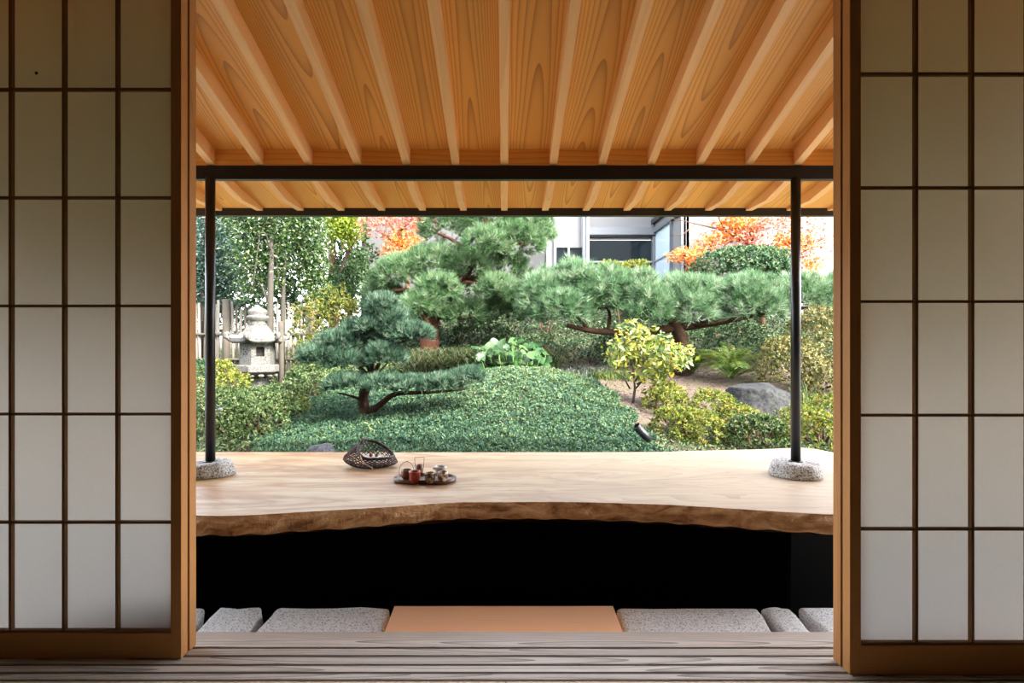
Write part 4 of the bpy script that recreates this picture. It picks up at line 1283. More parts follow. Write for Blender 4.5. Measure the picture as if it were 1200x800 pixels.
# ------------------------------------------------------------------ fern, broad leaved plant, grasses
def frond_mesh(L=0.55, seed=0):
    rr = np.random.default_rng(seed)
    k = 21
    vs_, fs_, rv = [], [], []
    def spine(s): return Vector((0, L * (s - 0.12 * s ** 3), L * (0.62 * s - 0.62 * s ** 2.2)))
    for i in range(k):
        s = 0.14 + 0.86 * i / (k - 1)
        p = spine(s); tdir = (spine(min(1, s + .02)) - spine(s - .02)).normalized()
        wl_ = L * 0.17 * math.sin(PI * (0.18 + 0.80 * (1 - s) ** 0.85)) + 0.006
        for sd in (-1, 1):
            dv = Vector((sd, 0, -0.18)).normalized()
            dv = (dv + tdir * 0.45).normalized()
            b = len(vs_)
            w2 = L * 0.0120
            vs_ += [p - tdir * w2, p + dv * wl_ * 0.55 - tdir * w2 * 0.9, p + dv * wl_ + tdir * 0.004, p + dv * wl_ * 0.5 + tdir * w2]
            fs_ += [(b, b + 1, b + 2), (b, b + 2, b + 3)]
            rv += [rr.uniform(0, 1)] * 4
    b = len(vs_)
    for i in range(9):
        p = spine(i / 8)
        vs_ += [p + Vector((-0.003, 0, 0)), p + Vector((0.003, 0, 0))]; rv += [0.6, 0.6]
    for i in range(8):
        fs_ += [(b + 2 * i, b + 2 * i + 1, b + 2 * i + 3), (b + 2 * i, b + 2 * i + 3, b + 2 * i + 2)]
    return big_mesh('frond', np.array([tuple(v) for v in vs_]), np.array(fs_), M['fern'], np.array(rv))


fm = [frond_mesh(0.58, 1), frond_mesh(0.5, 2), frond_mesh(0.66, 3)]
for (fpx, fY, sc, lab, cnt) in ((858, 7.5, 1.1, 'large arching fern in front of the trained pine, above the big rock', 46), (812, 7.9, 0.95, 'smaller upright fern behind the yellow leaved tree', 26)):
    b = on(fpx, fY)
    root = empty('fern', b, label=lab, cat='fern', group='ferns under the trained pine')
    for i in range(cnt):
        a_ = 2 * PI * i * 0.381966 * 1.0 + rng.normal() * 0.1
        tilt = 0.15 + 0.6 * rng.uniform()
        s = sc * rng.uniform(0.75, 1.1)
        link('frond', fm[i % 3], root, (0, 0, 0.02), (rng.uniform(0.15, 1.05), rng.normal() * 0.2, a_), (s, s, s))

b = on(600, 7.25)
root = empty('leopard_plant', b, label='clump of large round glossy leaves behind the mound crest', cat='plant')
stem = MB()
lm = []
for sd in range(3):
    vs_ = [(0, 0, 0)]; fs_ = []
    nn = 14
    for k in range(nn):
        a_ = -PI * 0.92 + 2 * PI * 0.92 * k / (nn - 1)
        r_ = 0.075 * (1 + 0.06 * math.sin(5 * a_ + sd))
        vs_.append((r_ * math.sin(a_), r_ * math.cos(a_) + 0.018, 0.012 * math.cos(2 * a_ + sd) + 0.010))
    fs_ = [(0, k, k + 1) for k in range(1, nn)]
    lm.append(big_mesh('leaf', np.array(vs_), np.array(fs_), M['broad'], np.full(len(vs_), (0.15, 0.5, 0.85)[sd]), True))
for i in range(95):
    x = rng.uniform(-0.46, 0.44); y = rng.uniform(-0.30, 0.30)
    z = gzf(b.x + x, b.y + y) - b.z + rng.uniform(0.10, 0.44) * (1 - 0.4 * abs(x) / 0.46) + 0.22 * (y + .3)
    stem.tube([(x * 0.7, y * 0.7, gzf(b.x + x * .7, b.y + y * .7) - b.z - 0.01), (x * 0.9, y * 0.9, z * 0.6), (x, y, z)], 0.004, 4)
    s = rng.uniform(0.65, 1.05)
    link('leaf', lm[i % 3], root, (x, y, z), (rng.normal() * 0.35 + 0.65, rng.normal() * 0.35, rng.uniform(-1.2, 1.2)), (s, s, s))
stem.build('stems', flat('green stems', '#55793c', 0.5, 0.3), root)


def grass_clump(name, label, cx, Y, n_, L, spread, mat, cat='grass', wd=0.011, h=0.6, box=(0.4, 0.25)):
    b = on(cx, Y)
    root_x = rng.uniform(-box[0], box[0], n_); root_y = rng.uniform(-box[1], box[1], n_)
    a_ = rng.uniform(0, 2 * PI, n_)
    d = np.stack([np.cos(a_), np.sin(a_)], axis=1) * (spread * rng.uniform(0.4, 1.2, (n_, 1)))
    ln = L * rng.uniform(0.6, 1.15, n_)
    S = 6
    vs_ = np.zeros((n_, S, 2, 3))
    side = np.stack([-np.sin(a_), np.cos(a_)], axis=1)
    rz = gz(b.x + root_x, b.y + root_y) - b.z
    for j in range(S):
        s = j / (S - 1)
        out_ = d * (s ** 1.5)[None, None] if False else d * s ** 1.5
        x = root_x + out_[:, 0] * ln; y = root_y + out_[:, 1] * ln
        z = rz + ln * h * (1.6 * s - 1.1 * s * s * spread)
        w2 = wd * 0.5 * (1 - s * 0.92)
        for q, sg in ((0, -1), (1, 1)):
            vs_[:, j, q, 0] = x + sg * side[:, 0] * w2
            vs_[:, j, q, 1] = y + sg * side[:, 1] * w2
            vs_[:, j, q, 2] = z
    V = vs_.reshape(-1, 3)
    i0 = (np.arange(n_)[:, None] * S * 2 + np.arange(S - 1)[None, :] * 2).ravel()
    Fc = np.stack([i0, i0 + 1, i0 + 3, i0 + 2], axis=1)
    me = big_mesh('blades', V, Fc, M[mat], np.repeat(rng.uniform(0, 1, n_), S * 2))
    root = empty(name, b, label=label, cat=cat)
    link('blades', me, root, kind='stuff')
    return root


grass_clump('sedge_clump', 'wild clump of long drooping grey green blades right of the dwarf pine', 528, 7.5, 1100, 0.85, 1.05, 'grass', wd=0.016, h=0.75, box=(0.5, 0.35))
grass_clump('sedge_clump', 'dark bladed clump beneath the right pad of the tall pine', 605, 8.1, 900, 0.8, 1.05, 'grass', wd=0.018, h=0.75, box=(0.55, 0.25))
grass_clump('iris_clump', 'short tuft of upright green blades right of the big rock', 942, 5.9, 46, 0.30, 0.5, 'fern', wd=0.014, h=0.85, box=(0.09, 0.08))
grass_clump('silver_groundcover', 'low silvery variegated plants on the slope under the trained pine', 675, 8.0, 620, 0.16, 0.8, 'silver', 'plant', 0.016, 0.7, (0.42, 0.35))
grass_clump('fresh_tuft', 'low yellow green tuft beside the silvery plants', 725, 7.6, 240, 0.22, 0.8, 'fern', 'grass', 0.014, 0.6, (0.35, 0.2))

# little seedling with pale leaves before the dwarf pine
b = on(432, 4.75)
root = empty('seedling', b, label='tiny seedling with pale pointed leaves below the dwarf pine trunk', cat='plant')
MB().tube([(0, 0, 0), (0.003, 0, 0.07), (0, 0, 0.13)], 0.003, 5).build('stem', flat('seedling stem', '#6c8450', 0.6, 0.2), root)
for k in range(7):
    a_ = k * 2.4
    d = Vector((math.cos(a_), math.sin(a_), 0.25 if k < 4 else -0.6)).normalized()
    s = d.cross(Vector((0, 0, 1))).normalized()
    o0 = Vector((0, 0, 0.13 - 0.004 * k))
    V = np.array([tuple(o0), tuple(o0 + d * 0.035 + s * 0.012), tuple(o0 + d * 0.075), tuple(o0 + d * 0.035 - s * 0.012)])
    link('leaf', big_mesh('leaf', V, np.array([[0, 1, 2], [0, 2, 3]]), M['azalea'], np.full(4, 0.85)), root)

# ------------------------------------------------------------------ rocks
def rock(name, label, c, rx, ry, rz, mat, seed, facet=0.25, rot=0.0, cat='rock', planes=None):
    bm = bmesh.new()
    bmesh.ops.create_icosphere(bm, subdivisions=4, radius=1.0)
    rr = np.random.default_rng(seed)
    rplanes = [(Vector(rr.normal(size=3)).normalized(), rr.uniform(0.62, 0.9)) for _ in range(11)]
    if planes: planes = [(Vector(q).normalized(), d_) for q, d_ in planes]
    else: planes = rplanes
    for v in bm.verts:
        p = v.co.copy()
        for nrm, dd in planes:
            e = p.dot(nrm) - dd
            if e > 0: p -= nrm * e * (0.6 + facet)
        f = 1 + 0.05 * math.sin(p.x * 5 + seed) * math.sin(p.y * 6 + p.z * 4) + 0.02 * math.sin(p.x * 15 + p.z * 13) * math.sin(p.y * 17)
        v.co = Vector((p.x * rx * f, p.y * ry * f, p.z * rz * f))
    me = bpy.data.meshes.new(name); bm.to_mesh(me); bm.free()
    me.polygons.foreach_set('use_smooth', [True] * len(me.polygons))
    me.materials.append(M[mat])
    o = link(name, me, None, c, (0, 0, rot))
    return tag(o, label, cat)


p = at(890, 470, 6.0)
rock('rock', 'big dark angular rock between the azaleas and the fern', (p.x, 6.0, gzf(p.x, 6.0) + 0.06), 0.39, 0.34, 0.27, 'rock', 4, 0.4, 0.0, planes=[((-0.10, -0.10, 1), 0.62), ((0.55, -0.25, 0.8), 0.68), ((-1, -0.15, 0.25), 0.72), ((-0.2, -1, 0.35), 0.62), ((-0.65, -0.7, 0.35), 0.66), ((0.3, -0.9, 0.5), 0.66)])
p = on(375, 3.95)
rock('stone', 'low smooth dark grey stone just behind the slab, left of the basket', (p.x, p.y, 0.103), 0.128, 0.13, 0.175, 'cobble', 2, 0.0, 0, 'stone')
p = on(258, 6.9)
rock('stone', 'rounded grey stone under the yellow green shrub near the lantern', (p.x, p.y, p.z + 0.10), 0.16, 0.16, 0.14, 'cobble', 6, 0.1, 0.4, 'stone')
p = on(234, 5.7)
rock('stone', 'broad flat grey stone half hidden behind the left jamb', (p.x, p.y, p.z + 0.12), 0.24, 0.22, 0.17, 'cobble', 8, 0.2, 0.1, 'stone')
p = on(972, 5.2)
rock('stone', 'small dark stone at the right jamb above the slab corner', (p.x, p.y, p.z + 0.07), 0.12, 0.10, 0.13, 'rock', 9, 0.3, 0.1, 'stone')

# ------------------------------------------------------------------ garden spotlight
sp_ = on(757, 4.45, -0.01)
gl_ = empty('garden_spotlight', sp_, label='black cylindrical garden spotlight tilted upward beside the mound', cat='spotlight')
gl_.scale = (0.85, 0.85, 0.85)
MB().tube([(0, 0, -0.08), (0, 0, 0.10)], 0.010, 10).build('stake', M['black_steel'], gl_)
MB().tube([(0, 0, 0.085), (0, 0, 0.115)], 0.017, 12).build('joint', M['black_steel'], gl_)
ax = Vector((-0.62, -0.15, 0.62)).normalized()
o0 = Vector((0.028, 0, 0.115))
MB().tube([o0 - ax * 0.01, o0, o0 + ax * 0.15, o0 + ax * 0.152], [0.02, 0.034, 0.036, 0.030], 20).build('lamp_body', M['black_steel'], gl_)
MB().tube([o0 + ax * 0.150, o0 + ax * 0.175], [0.037, 0.039], 20, cap=False).build('glare_hood', M['black_steel'], gl_)
MB().tube([(0.0, 0, 0.0), (0.03, -0.02, 0.02), (0.1, -0.03, 0.01)], 0.004, 6).build('cable', M['black_steel'], gl_)

# ------------------------------------------------------------------ stone lantern
Yl = 8.0
lx = (302 - VX) / F * Yl
lz = gzf(lx, Yl)
lan = empty('stone_lantern', (lx, Yl, lz), R(32), label='weathered hexagonal stone lantern among the shrubs near the left post', cat='lantern')
zl = lambda py: EYE - (py - VY) / F * Yl - lz
hexr = -PI / 2 + PI / 6         # flat face towards local -Y
# foundation and shaft
MB().lathe([(0.24, -0.05), (0.25, 0.03), (0.20, 0.07), (0.17, 0.08)], 6, rot=hexr).build('foundation', M['lantern'], lan, 0.012)
MB().lathe([(0.125, 0.07), (0.135, 0.10), (0.115, 0.14), (0.112, zl(446) - 0.02), (0.13, zl(443)), (0.14, zl(441))], 20).build('shaft', M['lantern'], lan)
zp0, zp1 = zl(441), zl(427)
MB().lathe([(0.17, zp0), (0.20, zp0 + 0.012), (0.29, zp0 + 0.05), (0.325, zp0 + 0.07), (0.325, zp1 - 0.01), (0.315, zp1)], 6, smooth=False, rot=hexr).build('platform', M['lantern'], lan, 0.01)
for k in range(12):
    a_ = 2 * PI * k / 12
    MB().lathe([(0.001, -0.025), (0.03, -0.018), (0.045, 0.0), (0.03, 0.018), (0.001, 0.025)], 10).build('petal', M['lantern'], lan, loc=(0.225 * math.cos(a_), 0.225 * math.sin(a_), zp0 + 0.018))
# light chamber with recessed windows
bm = bmesh.new()
zc0, zc1 = zp1, zl(400)
rc = 0.225
ring0 = [bm.verts.new((rc * math.cos(hexr + k * PI / 3), rc * math.sin(hexr + k * PI / 3), zc0)) for k in range(6)]
ring1 = [bm.verts.new((rc * math.cos(hexr + k * PI / 3), rc * math.sin(hexr + k * PI / 3), zc1)) for k in range(6)]
sides = [bm.faces.new((ring0[k], ring0[(k + 1) % 6], ring1[(k + 1) % 6], ring1[k])) for k in range(6)]
bm.faces.new(ring1); bm.faces.new(ring0[::-1])
bmesh.ops.recalc_face_normals(bm, faces=bm.faces)
dark_faces = []
for k, f in enumerate(sides):
    if k % 2 == 1:
        c_ = f.calc_center_median(); nrm = f.normal.copy()
        tg = Vector((0, 0, 1)).cross(nrm).normalized()
        hw, hh = 0.052, 0.062
        q = [bm.verts.new(c_ + tg * sx * hw + Vector((0, 0, sz * hh + 0.02))) for sx, sz in ((-1, -1), (1, -1), (1, 1), (-1, 1))]
        inn_ = [bm.verts.new(v.co - nrm * 0.05) for v in q]
        cor = sorted(f.verts, key=lambda v: (v.co.z > c_.z, (v.co - c_).dot(tg)))
        bl_, br_, tl_, tr_ = cor
        bm.faces.remove(f)
        for quad in ((bl_, br_, q[1], q[0]), (br_, tr_, q[2], q[1]), (tr_, tl_, q[3], q[2]), (tl_, bl_, q[0], q[3])): bm.faces.new(quad)
        for i in range(4): bm.faces.new((q[i], q[(i + 1) % 4], inn_[(i + 1) % 4], inn_[i]))
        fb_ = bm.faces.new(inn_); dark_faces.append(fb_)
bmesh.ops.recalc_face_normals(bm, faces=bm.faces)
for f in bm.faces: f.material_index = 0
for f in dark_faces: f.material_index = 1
me = bpy.data.meshes.new('light_chamber'); bm.to_mesh(me); bm.free()
me.materials.append(M['lantern']); me.materials.append(flat('dark hollow', '#24231f', 0.9, 0.1))  # window backs coloured dark for the shade inside the chamber
link('light_chamber', me, lan)
# pierced flower on the left face, its shaded holes drawn as dark discs
nrm_a = hexr - PI / 6
for dx, dz in ((0, 0), (-0.03, 0.03), (0.03, 0.03), (-0.03, -0.03), (0.03, -0.03)):
    a_ = hexr - PI / 2           # face centre direction, left of the front one
    cx_, cy_ = rc * math.cos(PI / 6) * math.cos(a_), rc * math.cos(PI / 6) * math.sin(a_)
    MB().lathe([(0.012, -0.002), (0.012, 0.002)], 10).build('pierced_hole', flat('pierced hole', '#2b2a27', 0.9, 0.1), lan, loc=(cx_ - math.sin(a_) * dx, cy_ + math.cos(a_) * dx, (zc0 + zc1) / 2 + dz + 0.02), rot=(PI / 2, 0, a_ + PI / 2))
# roof: hexagonal, sagging slopes, scrolled corners
zr0, zr1 = zl(402), zl(380)
ro = MB()
prof = [(0.12, 0.0), (0.35, 0.0), (0.375, 0.02), (0.375, 0.065), (0.34, 0.085), (0.25, 0.11), (0.19, 0.15), (0.15, 0.205), (0.11, zr1 - zr0)]
nseg = 48
vs_, fs_ = [], []
for i, (r_, z_) in enumerate(prof):
    for k in range(nseg):
        a_ = 2 * PI * k / nseg + hexr
        ph = (k % 8) / 8 * (PI / 3) - PI / 6 + PI / 6
        loc_ = (a_ - hexr) % (PI / 3) - PI / 6
        hexf = math.cos(PI / 6) / math.cos(loc_)
        cor = (abs(loc_) / (PI / 6)) ** 4
        lift = 0.035 * cor * (1 if 1 <= i <= 4 else 0) * (r_ / 0.37)
        vs_.append((r_ * hexf * math.cos(a_), r_ * hexf * math.sin(a_), z_ + lift))
for i in range(len(prof) - 1):
    for k in range(nseg): fs_.append((i * nseg + k, i * nseg + (k + 1) % nseg, (i + 1) * nseg + (k + 1) % nseg, (i + 1) * nseg + k))
fs_ += [tuple(range(nseg)), tuple((len(prof) - 1) * nseg + k for k in range(nseg))]
ro.add(vs_, fs_, False).build('roof', M['lantern'], lan, loc=(0, 0, zr0))
for k in range(6):
    a_ = hexr + k * PI / 3
    c_ = Vector((0.36 * math.cos(a_), 0.36 * math.sin(a_), zr0 + 0.075))
    d = Vector((math.cos(a_), math.sin(a_), 0)); s = Vector((-math.sin(a_), math.cos(a_), 0))
    pts = [c_ + d * (-0.16) + Vector((0, 0, 0.035)), c_ + d * (-0.08) + Vector((0, 0, -0.005)), c_ + d * -0.01 + Vector((0, 0, -0.015)), c_ + d * 0.035 + Vector((0, 0, 0.015)), c_ + d * 0.03 + Vector((0, 0, 0.05)), c_ + d * 0.0 + Vector((0, 0, 0.055)), c_ + d * -0.012 + Vector((0, 0, 0.03))]
    MB().tube(pts, [0.022, 0.026, 0.032, 0.034, 0.03, 0.024, 0.016], 8).build('corner_scroll', M['lantern'], lan)
zf0 = zl(381)
hh = zl(358) - zf0
MB().lathe([(0.10, -0.01), (0.115, 0.02), (0.09, 0.04), (0.105, 0.06), (0.15, 0.10), (0.135, 0.125), (0.10, 0.135), (0.13, 0.165), (0.115, 0.205), (0.06, 0.235), (0.02, hh), (0.004, hh + 0.01)], 24).build('finial', M['lantern'], lan, loc=(0, 0, zf0))

# wooden stake right of the lantern, and a prop near the silver plants
b = on(329, 8.05)
o = MB().tube([(0, 0, -0.1), (0.01, 0, 0.4), (0.0, 0, 0.98)], [0.04, 0.036, 0.034], 8).build('stake', M['bark_grey'], None, loc=b)
tag(o, 'pale grey wooden stake standing right beside the stone lantern', 'stake')
b = on(641, 8.2)
o = MB().tube([(0, 0, -0.1), (0, 0, 0.36)], [0.04, 0.038], 8).build('stake', M['bark_grey'], None, loc=b)
tag(o, 'short grey post under the left pad of the trained pine', 'stake')

# ------------------------------------------------------------------ bamboo fence on the left
Yf = 9.6
fx0, fx1 = (150 - VX) / F * Yf, (372 - VX) / F * Yf
fz = gzf(-4.5, Yf)
fen = empty('bamboo_fence', ((fx0 + fx1) / 2, Yf, fz), label='bleached upright bamboo fence behind the stone lantern', cat='fence')
x = fx0
cxf = (fx0 + fx1) / 2
sl_me = [MB().tube([(0, 0, -0.05), (0.004, 0, 0.5), (0, 0, 1.22)], [0.024, 0.023, 0.021], 7).mesh('slat', M['bamboo']), MB().tube([(0, 0, -0.05), (-0.004, 0, 0.5), (0.003, 0, 1.12)], [0.026, 0.022, 0.022], 7).mesh('slat', M['bamboo']), MB().tube([(0, 0, -0.05), (0, 0, 1.18)], [0.02, 0.019], 7).mesh('slat', M['bamboo_dark'])]
i = 0
while x < fx1:
    link('slat', sl_me[int(rng.choice([0, 0, 1, 1, 2]))], fen, (x - cxf, rng.normal() * 0.006, rng.normal() * 0.03), (0, rng.normal() * 0.012, 0))
    x += rng.uniform(0.052, 0.075); i += 1
for z in (0.32, 0.72):
    MB().tube([(fx0 - cxf, -0.05, z), (fx1 - cxf, -0.05, z)], 0.022, 8).build('rail', M['bamboo_dark'], fen)
for xp in (fx0 + 0.1, (268 - VX) / F * Yf, fx1 - 0.05):
    MB().tube([(xp - cxf, -0.09, -0.1), (xp - cxf, -0.09, 1.28)], 0.055, 9).build('post', M['bamboo_dark'], fen)

# ------------------------------------------------------------------ trees at the left
GT = 'broadleaf trees behind the lantern'
Y1 = 9.0
A = lambda x, y, Y=Y1: at(x, y, Y)
tree('broadleaf_tree', 'slender tree with a grey forked trunk directly above the stone lantern', [on(314, Y1, -.05), A(316, 400), A(317, 340), A(318, 300), A(316, 250), A(312, 170)], 0.06, 0.025,
     [pxblob(255, 250, 330, 320, Y1, 0.5), pxblob(262, 300, 330, 365, Y1 + .2, 0.5), pxblob(290, 200, 370, 280, Y1, 0.5), pxblob(240, 180, 320, 260, Y1, 0.6), pxblob(300, 290, 350, 350, Y1 + .3, 0.4)], 11000, 0.06, 'tree_green', 'bark_grey', group=GT, aspect=0.42)
tree('broadleaf_tree', 'thin tree whose pale trunk stands a little right of the lantern', [on(330, 9.4, -.05), A(331, 400, 9.4), A(332, 330, 9.4), A(335, 290, 9.4), A(334, 180, 9.4)], 0.05, 0.02,
     [pxblob(330, 250, 400, 330, 9.5, 0.5), pxblob(320, 200, 390, 270, 9.5, 0.5), pxblob(340, 310, 392, 370, 9.6, 0.4)], 9500, 0.06, 'tree_green', 'bark_grey', group=GT, aspect=0.42)
tree('broadleaf_tree', 'bluish leaved tree by the left jamb above the bamboo fence', [on(236, 9.9, -.05), A(238, 360, 9.9), A(242, 280, 9.9), A(245, 180, 9.9)], 0.06, 0.025,
     [pxblob(205, 255, 280, 345, 10, 0.6), pxblob(240, 300, 300, 372, 10.1, 0.5), pxblob(215, 180, 290, 280, 10.2, 0.6), pxblob(200, 320, 255, 390, 10, .5)], 13000, 0.065, 'tree_teal', 'bark_grey', group=GT, aspect=0.42)
tree('broadleaf_tree', 'lime green tree top beside the orange maple', [on(392, 11.5, -.05), at(391, 350, 11.5), at(389, 300, 11.5), at(390, 250, 11.5), at(392, 160, 11.5)], 0.10, 0.05,
     [pxblob(372, 235, 432, 298, 11.0, 0.5), pxblob(366, 190, 436, 262, 11.4, 0.6)], 9500, 0.065, 'tree_lime', 'bark_brown', group=GT, aspect=0.45, nbr=5)
tree('broadleaf_tree', 'dark leaved tree behind the brown trunk near the concrete wall', [on(410, 12.2, -.05), at(410, 330, 12.2), at(412, 200, 12.2)], 0.07, 0.03,
     [pxblob(392, 268, 440, 350, 11.9, 0.5), pxblob(360, 310, 420, 375, 11.2, 0.5)], 6000, 0.06, 'hedge', 'bark_brown', group=GT, aspect=0.5, nbr=4)
shrub('olive_shrub', 'tall olive and straw coloured shrub between the lantern and the tall pine', [pxblob(335, 345, 395, 420, 8.6, 0.45), pxblob(365, 335, 420, 400, 8.9, 0.45), pxblob(340, 390, 400, 450, 8.3, 0.4), pxblob(395, 350, 440, 400, 9.2, 0.35)], 6500, 0.045, 'olive', up=0.3, inner=0.4, aspect=0.4)
shrub('evergreen_hedge', 'dense evergreen hedge closing the garden behind the left trees', [pxblob(-420, 215, -160, 420, 13.0, 0.9), pxblob(-200, 225, 30, 415, 13.4, 0.9), pxblob(0, 220, 180, 410, 13.2, 0.8), pxblob(140, 235, 270, 400, 13.2, 0.7), pxblob(220, 215, 340, 400, 13.4, 0.7), pxblob(310, 225, 440, 400, 13.2, 0.6)], 130000, 0.085, 'hedge', cat='hedge', inner=0.5, zmin=-1)

# ------------------------------------------------------------------ maples
def maple(label, trunk, r0, twigs, n_per, size, mats, nm='maple'):
    base = Vector(trunk[0])
    root = empty(nm, base, label=label, cat='maple')
    q = [Vector(p) - base for p in trunk]
    MB().tube(q, list(np.linspace(r0, r0 * 0.45, len(q))), 8).build('trunk', M['bark_brown'], root)
    for k, tw in enumerate(twigs):
        q = [Vector(p) - base for p in tw[0]]
        MB().tube(q, list(np.linspace(tw[1], 0.006, len(q))), 5).build('branch', M['bark_brown'], root)
    for mi, (mt, sel) in enumerate(mats):
        Ps = []
        for bl_, cnt in sel:
            b = [(bl_[0] - base.x, bl_[1] - base.y, bl_[2] - base.z, bl_[3] * 1.3, bl_[4] * 1.3, bl_[5] * 1.4)]
            P, N = blob_points(b, int(cnt * 3.0), -1, 0.0, 1.15)
            Ps.append(P)
        P = np.concatenate(Ps)
        P[:, 2] = P[:, 2] + 0.02 * np.sin(P[:, 0] * 20)
        N = np.array([0, -0.35, 0.7]) + rng.normal(size=P.shape) * 0.5
        link('foliage', leaf_mesh('foliage', P, N, size * 0.9, M[mt], 0.75, 0.15), root, kind='stuff')
    return root


Ym = 10.6
m = lambda x, y, d=0: at(x, y, Ym + d)
maple('orange maple spreading before the white wall behind the domed shrub', [on(893, Ym, -.05), m(892, 330), m(888, 305), m(880, 285)], 0.07,
      [([m(888, 300), m(850, 292, -.1), m(820, 292, -.2), m(790, 300, -.3)], 0.022), ([m(882, 290), m(850, 270), m(815, 262), m(788, 256)], 0.024),
       ([m(880, 285), m(886, 268), m(890, 250), m(894, 235)], 0.024), ([m(886, 300), m(930, 292, .1), m(960, 282), m(985, 270)], 0.022),
       ([m(850, 270), m(842, 255), m(836, 240)], 0.014), ([m(850, 292, -.1), m(830, 305, -.2), m(808, 318, -.3)], 0.014), ([m(930, 292), m(952, 270), m(958, 245)], 0.014),
       ([m(815, 262), m(800, 275), m(785, 276)], 0.01), ([m(886, 280), m(865, 262), m(862, 244)], 0.012), ([m(895, 300), m(915, 280), m(920, 255)], 0.012)], 0, 0.062,
      [('maple', [(pxblob(840, 252, 880, 278, Ym, .3), 330), (pxblob(815, 275, 850, 292, Ym, .3), 120), (pxblob(786, 292, 822, 306, Ym - .3, .25), 150), (pxblob(805, 296, 828, 322, Ym - .2, .2), 130), (pxblob(905, 275, 945, 296, Ym, .3), 230), (pxblob(938, 300, 962, 318, Ym, .2), 70), (pxblob(835, 225, 900, 262, Ym, .4), 240)]),
       ('maple_red', [(pxblob(870, 258, 900, 275, Ym, .3), 120), (pxblob(855, 275, 895, 292, Ym, .3), 110), (pxblob(908, 230, 935, 268, Ym, .3), 190), (pxblob(932, 265, 965, 300, Ym, .3), 150), (pxblob(920, 235, 985, 280, Ym, .3), 70), (pxblob(880, 250, 915, 270, Ym, .3), 70)])])
Yn = 10.4
m2 = lambda x, y, d=0: at(x, y, Yn + d)
maple('coral and orange maple between the lime tree and the tall pine', [on(478, Yn, -.05), m2(478, 340), m2(474, 300), m2(468, 270)], 0.06,
      [([m2(470, 290), m2(450, 275), m2(425, 262)], 0.018), ([m2(468, 272), m2(480, 260), m2(498, 250)], 0.018), ([m2(470, 280), m2(455, 260), m2(440, 244)], 0.015), ([m2(474, 300), m2(455, 296), m2(440, 300)], 0.012)], 0, 0.062,
      [('maple', [(pxblob(454, 270, 492, 298, Yn, .3), 260), (pxblob(452, 285, 480, 304, Yn, .3), 120)]),
       ('maple_red', [(pxblob(424, 245, 470, 272, Yn, .3), 170), (pxblob(468, 240, 505, 268, Yn, .3), 240), (pxblob(420, 235, 510, 262, Yn, .4), 130), (pxblob(455, 290, 475, 310, Yn, .3), 50)])])

# ------------------------------------------------------------------ the building behind
YW = 13.5
k0 = lambda px, Y=YW: (px - VX) / F * Y
kz = lambda py, Y=YW: EYE - (py - VY) / F * Y
bd = empty('garden_building', (k0(700), YW, gzf(1.5, 13)), label='white and grey building with tall windows across the garden', cat='building')
bo = Vector((-bd.location.x, -bd.location.y, -bd.location.z))


def bpart(name, mat, boxes, bevel=0.0, parent=bd):
    mb_ = MB()
    for b_ in boxes: mb_.box(*b_)
    o = mb_.build(name, mat, None, bevel)
    o.parent = parent
    o.location = bo if parent is bd else (0, 0, 0)
    return o


ZG, ZTOP = 1.2, 5.4
# left concrete part, panel by panel
xl = [-3.1, k0(430), k0(452), k0(489), k0(530), k0(570), k0(610), k0(648)]
for i in range(1, len(xl) - 1):
    bpart('wall_panel', M['concrete'], [(xl[i] + 0.008, xl[i + 1] - 0.008, YW, YW + 0.2, ZG, ZTOP)])
bpart('wall', M['concrete'], [(k0(430), k0(648), YW + 0.02, YW + 0.22, ZG, ZTOP)])
bpart('column', M['gutter'], [(k0(424), k0(430), YW - 0.05, YW + 0.2, ZG, ZTOP)])
bpart('wall', M['white_wall'], [(k0(640), k0(652), YW - 0.04, YW + 0.16, ZG, ZTOP)])
# window bay with blind
bpart('column', M['grey_metal'], [(k0(648.5), k0(651.5), YW - 0.10, YW + 0.1, ZG, ZTOP)])
bpart('blind', M['white_wall'], [(k0(652), k0(681.5), YW, YW + 0.03, kz(290), ZTOP)])
bpart('pane', M['dark_glass'], [(k0(651.5), k0(683), YW + 0.05, YW + 0.08, ZG, kz(289))])
bpart('mullion', M['pale_metal'], [(k0(665.5), k0(667.5), YW - 0.02, YW + 0.05, ZG, kz(290))])
bpart('column', M['grey_metal'], [(k0(681.8), k0(685.5), YW - 0.12, YW + 0.1, ZG, ZTOP)])
bpart('column', M['pale_metal'], [(k0(686.5), k0(689.5), YW - 0.16, YW + 0.1, ZG, ZTOP)])
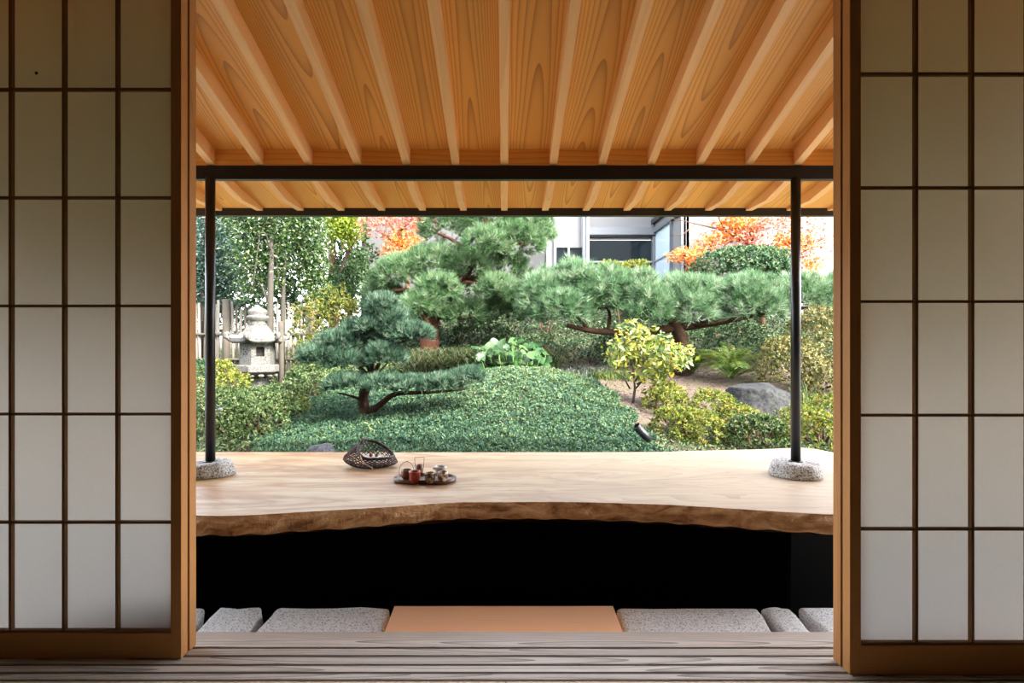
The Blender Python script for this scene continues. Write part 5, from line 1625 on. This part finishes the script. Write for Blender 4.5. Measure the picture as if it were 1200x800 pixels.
# main bay
bpart('fascia', M['white_wall'], [(k0(689.5), k0(765), YW, YW + 0.1, kz(267.5), ZTOP)])
bpart('transom', M['grey_metal'], [(k0(689.5), k0(766), YW - 0.14, YW + 0.1, kz(276), kz(267.5))])
bpart('transom', M['gutter'], [(k0(689.5), k0(766), YW - 0.10, YW + 0.1, kz(277.5), kz(276))])
bpart('blind', M['white_wall'], [(k0(689.5), k0(765), YW + 0.01, YW + 0.03, kz(281), kz(277.5))])
bpart('pane', M['dark_glass'], [(k0(689.5), k0(764), YW + 0.05, YW + 0.07, kz(306), kz(281))])
bpart('pane', M['dark_glass'], [(k0(689.5), k0(764), YW + 0.05, YW + 0.07, ZG, kz(307.4))])
bpart('rail', M['pale_metal'], [(k0(689.5), k0(766), YW - 0.03, YW + 0.07, kz(307.4), kz(306))])
bpart('mullion', M['grey_metal'], [(k0(763.5), k0(766.5), YW - 0.10, YW + 0.1, ZG, ZTOP)])
# the wing coming forward on the right
XWg, YWg = k0(766), 11.3
bpart('pane', M['pale_glass'], [(XWg + 0.02, XWg + 0.04, 12.1, YW, ZG, kz(274))])
bpart('wall', M['white_wall'], [(XWg + 0.02, XWg + 0.12, YWg, 12.1, ZG, kz(268))])
bpart('mullion', M['grey_metal'], [(XWg - 0.03, XWg + 0.06, 12.02, 12.1, ZG, ZTOP)])
bpart('mullion', M['grey_metal'], [(XWg - 0.03, XWg + 0.06, 11.30, 11.38, ZG, ZTOP)])
bpart('transom', M['grey_metal'], [(XWg - 0.04, XWg + 0.08, YWg, YW, kz(274), kz(269))])
bpart('transom', M['gutter'], [(XWg - 0.06, XWg + 0.08, YWg, YW, kz(263), kz(258))])
bpart('blind', M['white_wall'], [(XWg + 0.01, XWg + 0.05, YWg, YW, kz(269), ZTOP)])
bpart('rail', M['pale_metal'], [(XWg - 0.01, XWg + 0.03, 12.1, YW, kz(307.4), kz(306))])
xr = [k0(804, YWg), k0(862, YWg), k0(911, YWg), k0(961, YWg), k0(1012, YWg), k0(1080, YWg), k0(1150, YWg)]
for i in range(len(xr) - 1):
    bpart('wall_panel', M['white_wall'], [(xr[i] + 0.006, xr[i + 1] - 0.006, YWg, YWg + 0.15, ZG - 0.3, ZTOP)])
bpart('wall', M['concrete'], [(xr[0], xr[-1], YWg + 0.02, YWg + 0.16, ZG - 0.3, ZTOP)])
bpart('roof', M['concrete'], [(k0(430), xr[-1], YW + 0.0, YW + 4.0, ZTOP, ZTOP + 0.25), (XWg, xr[-1], YWg - 0.1, YW, ZTOP, ZTOP + 0.25)])
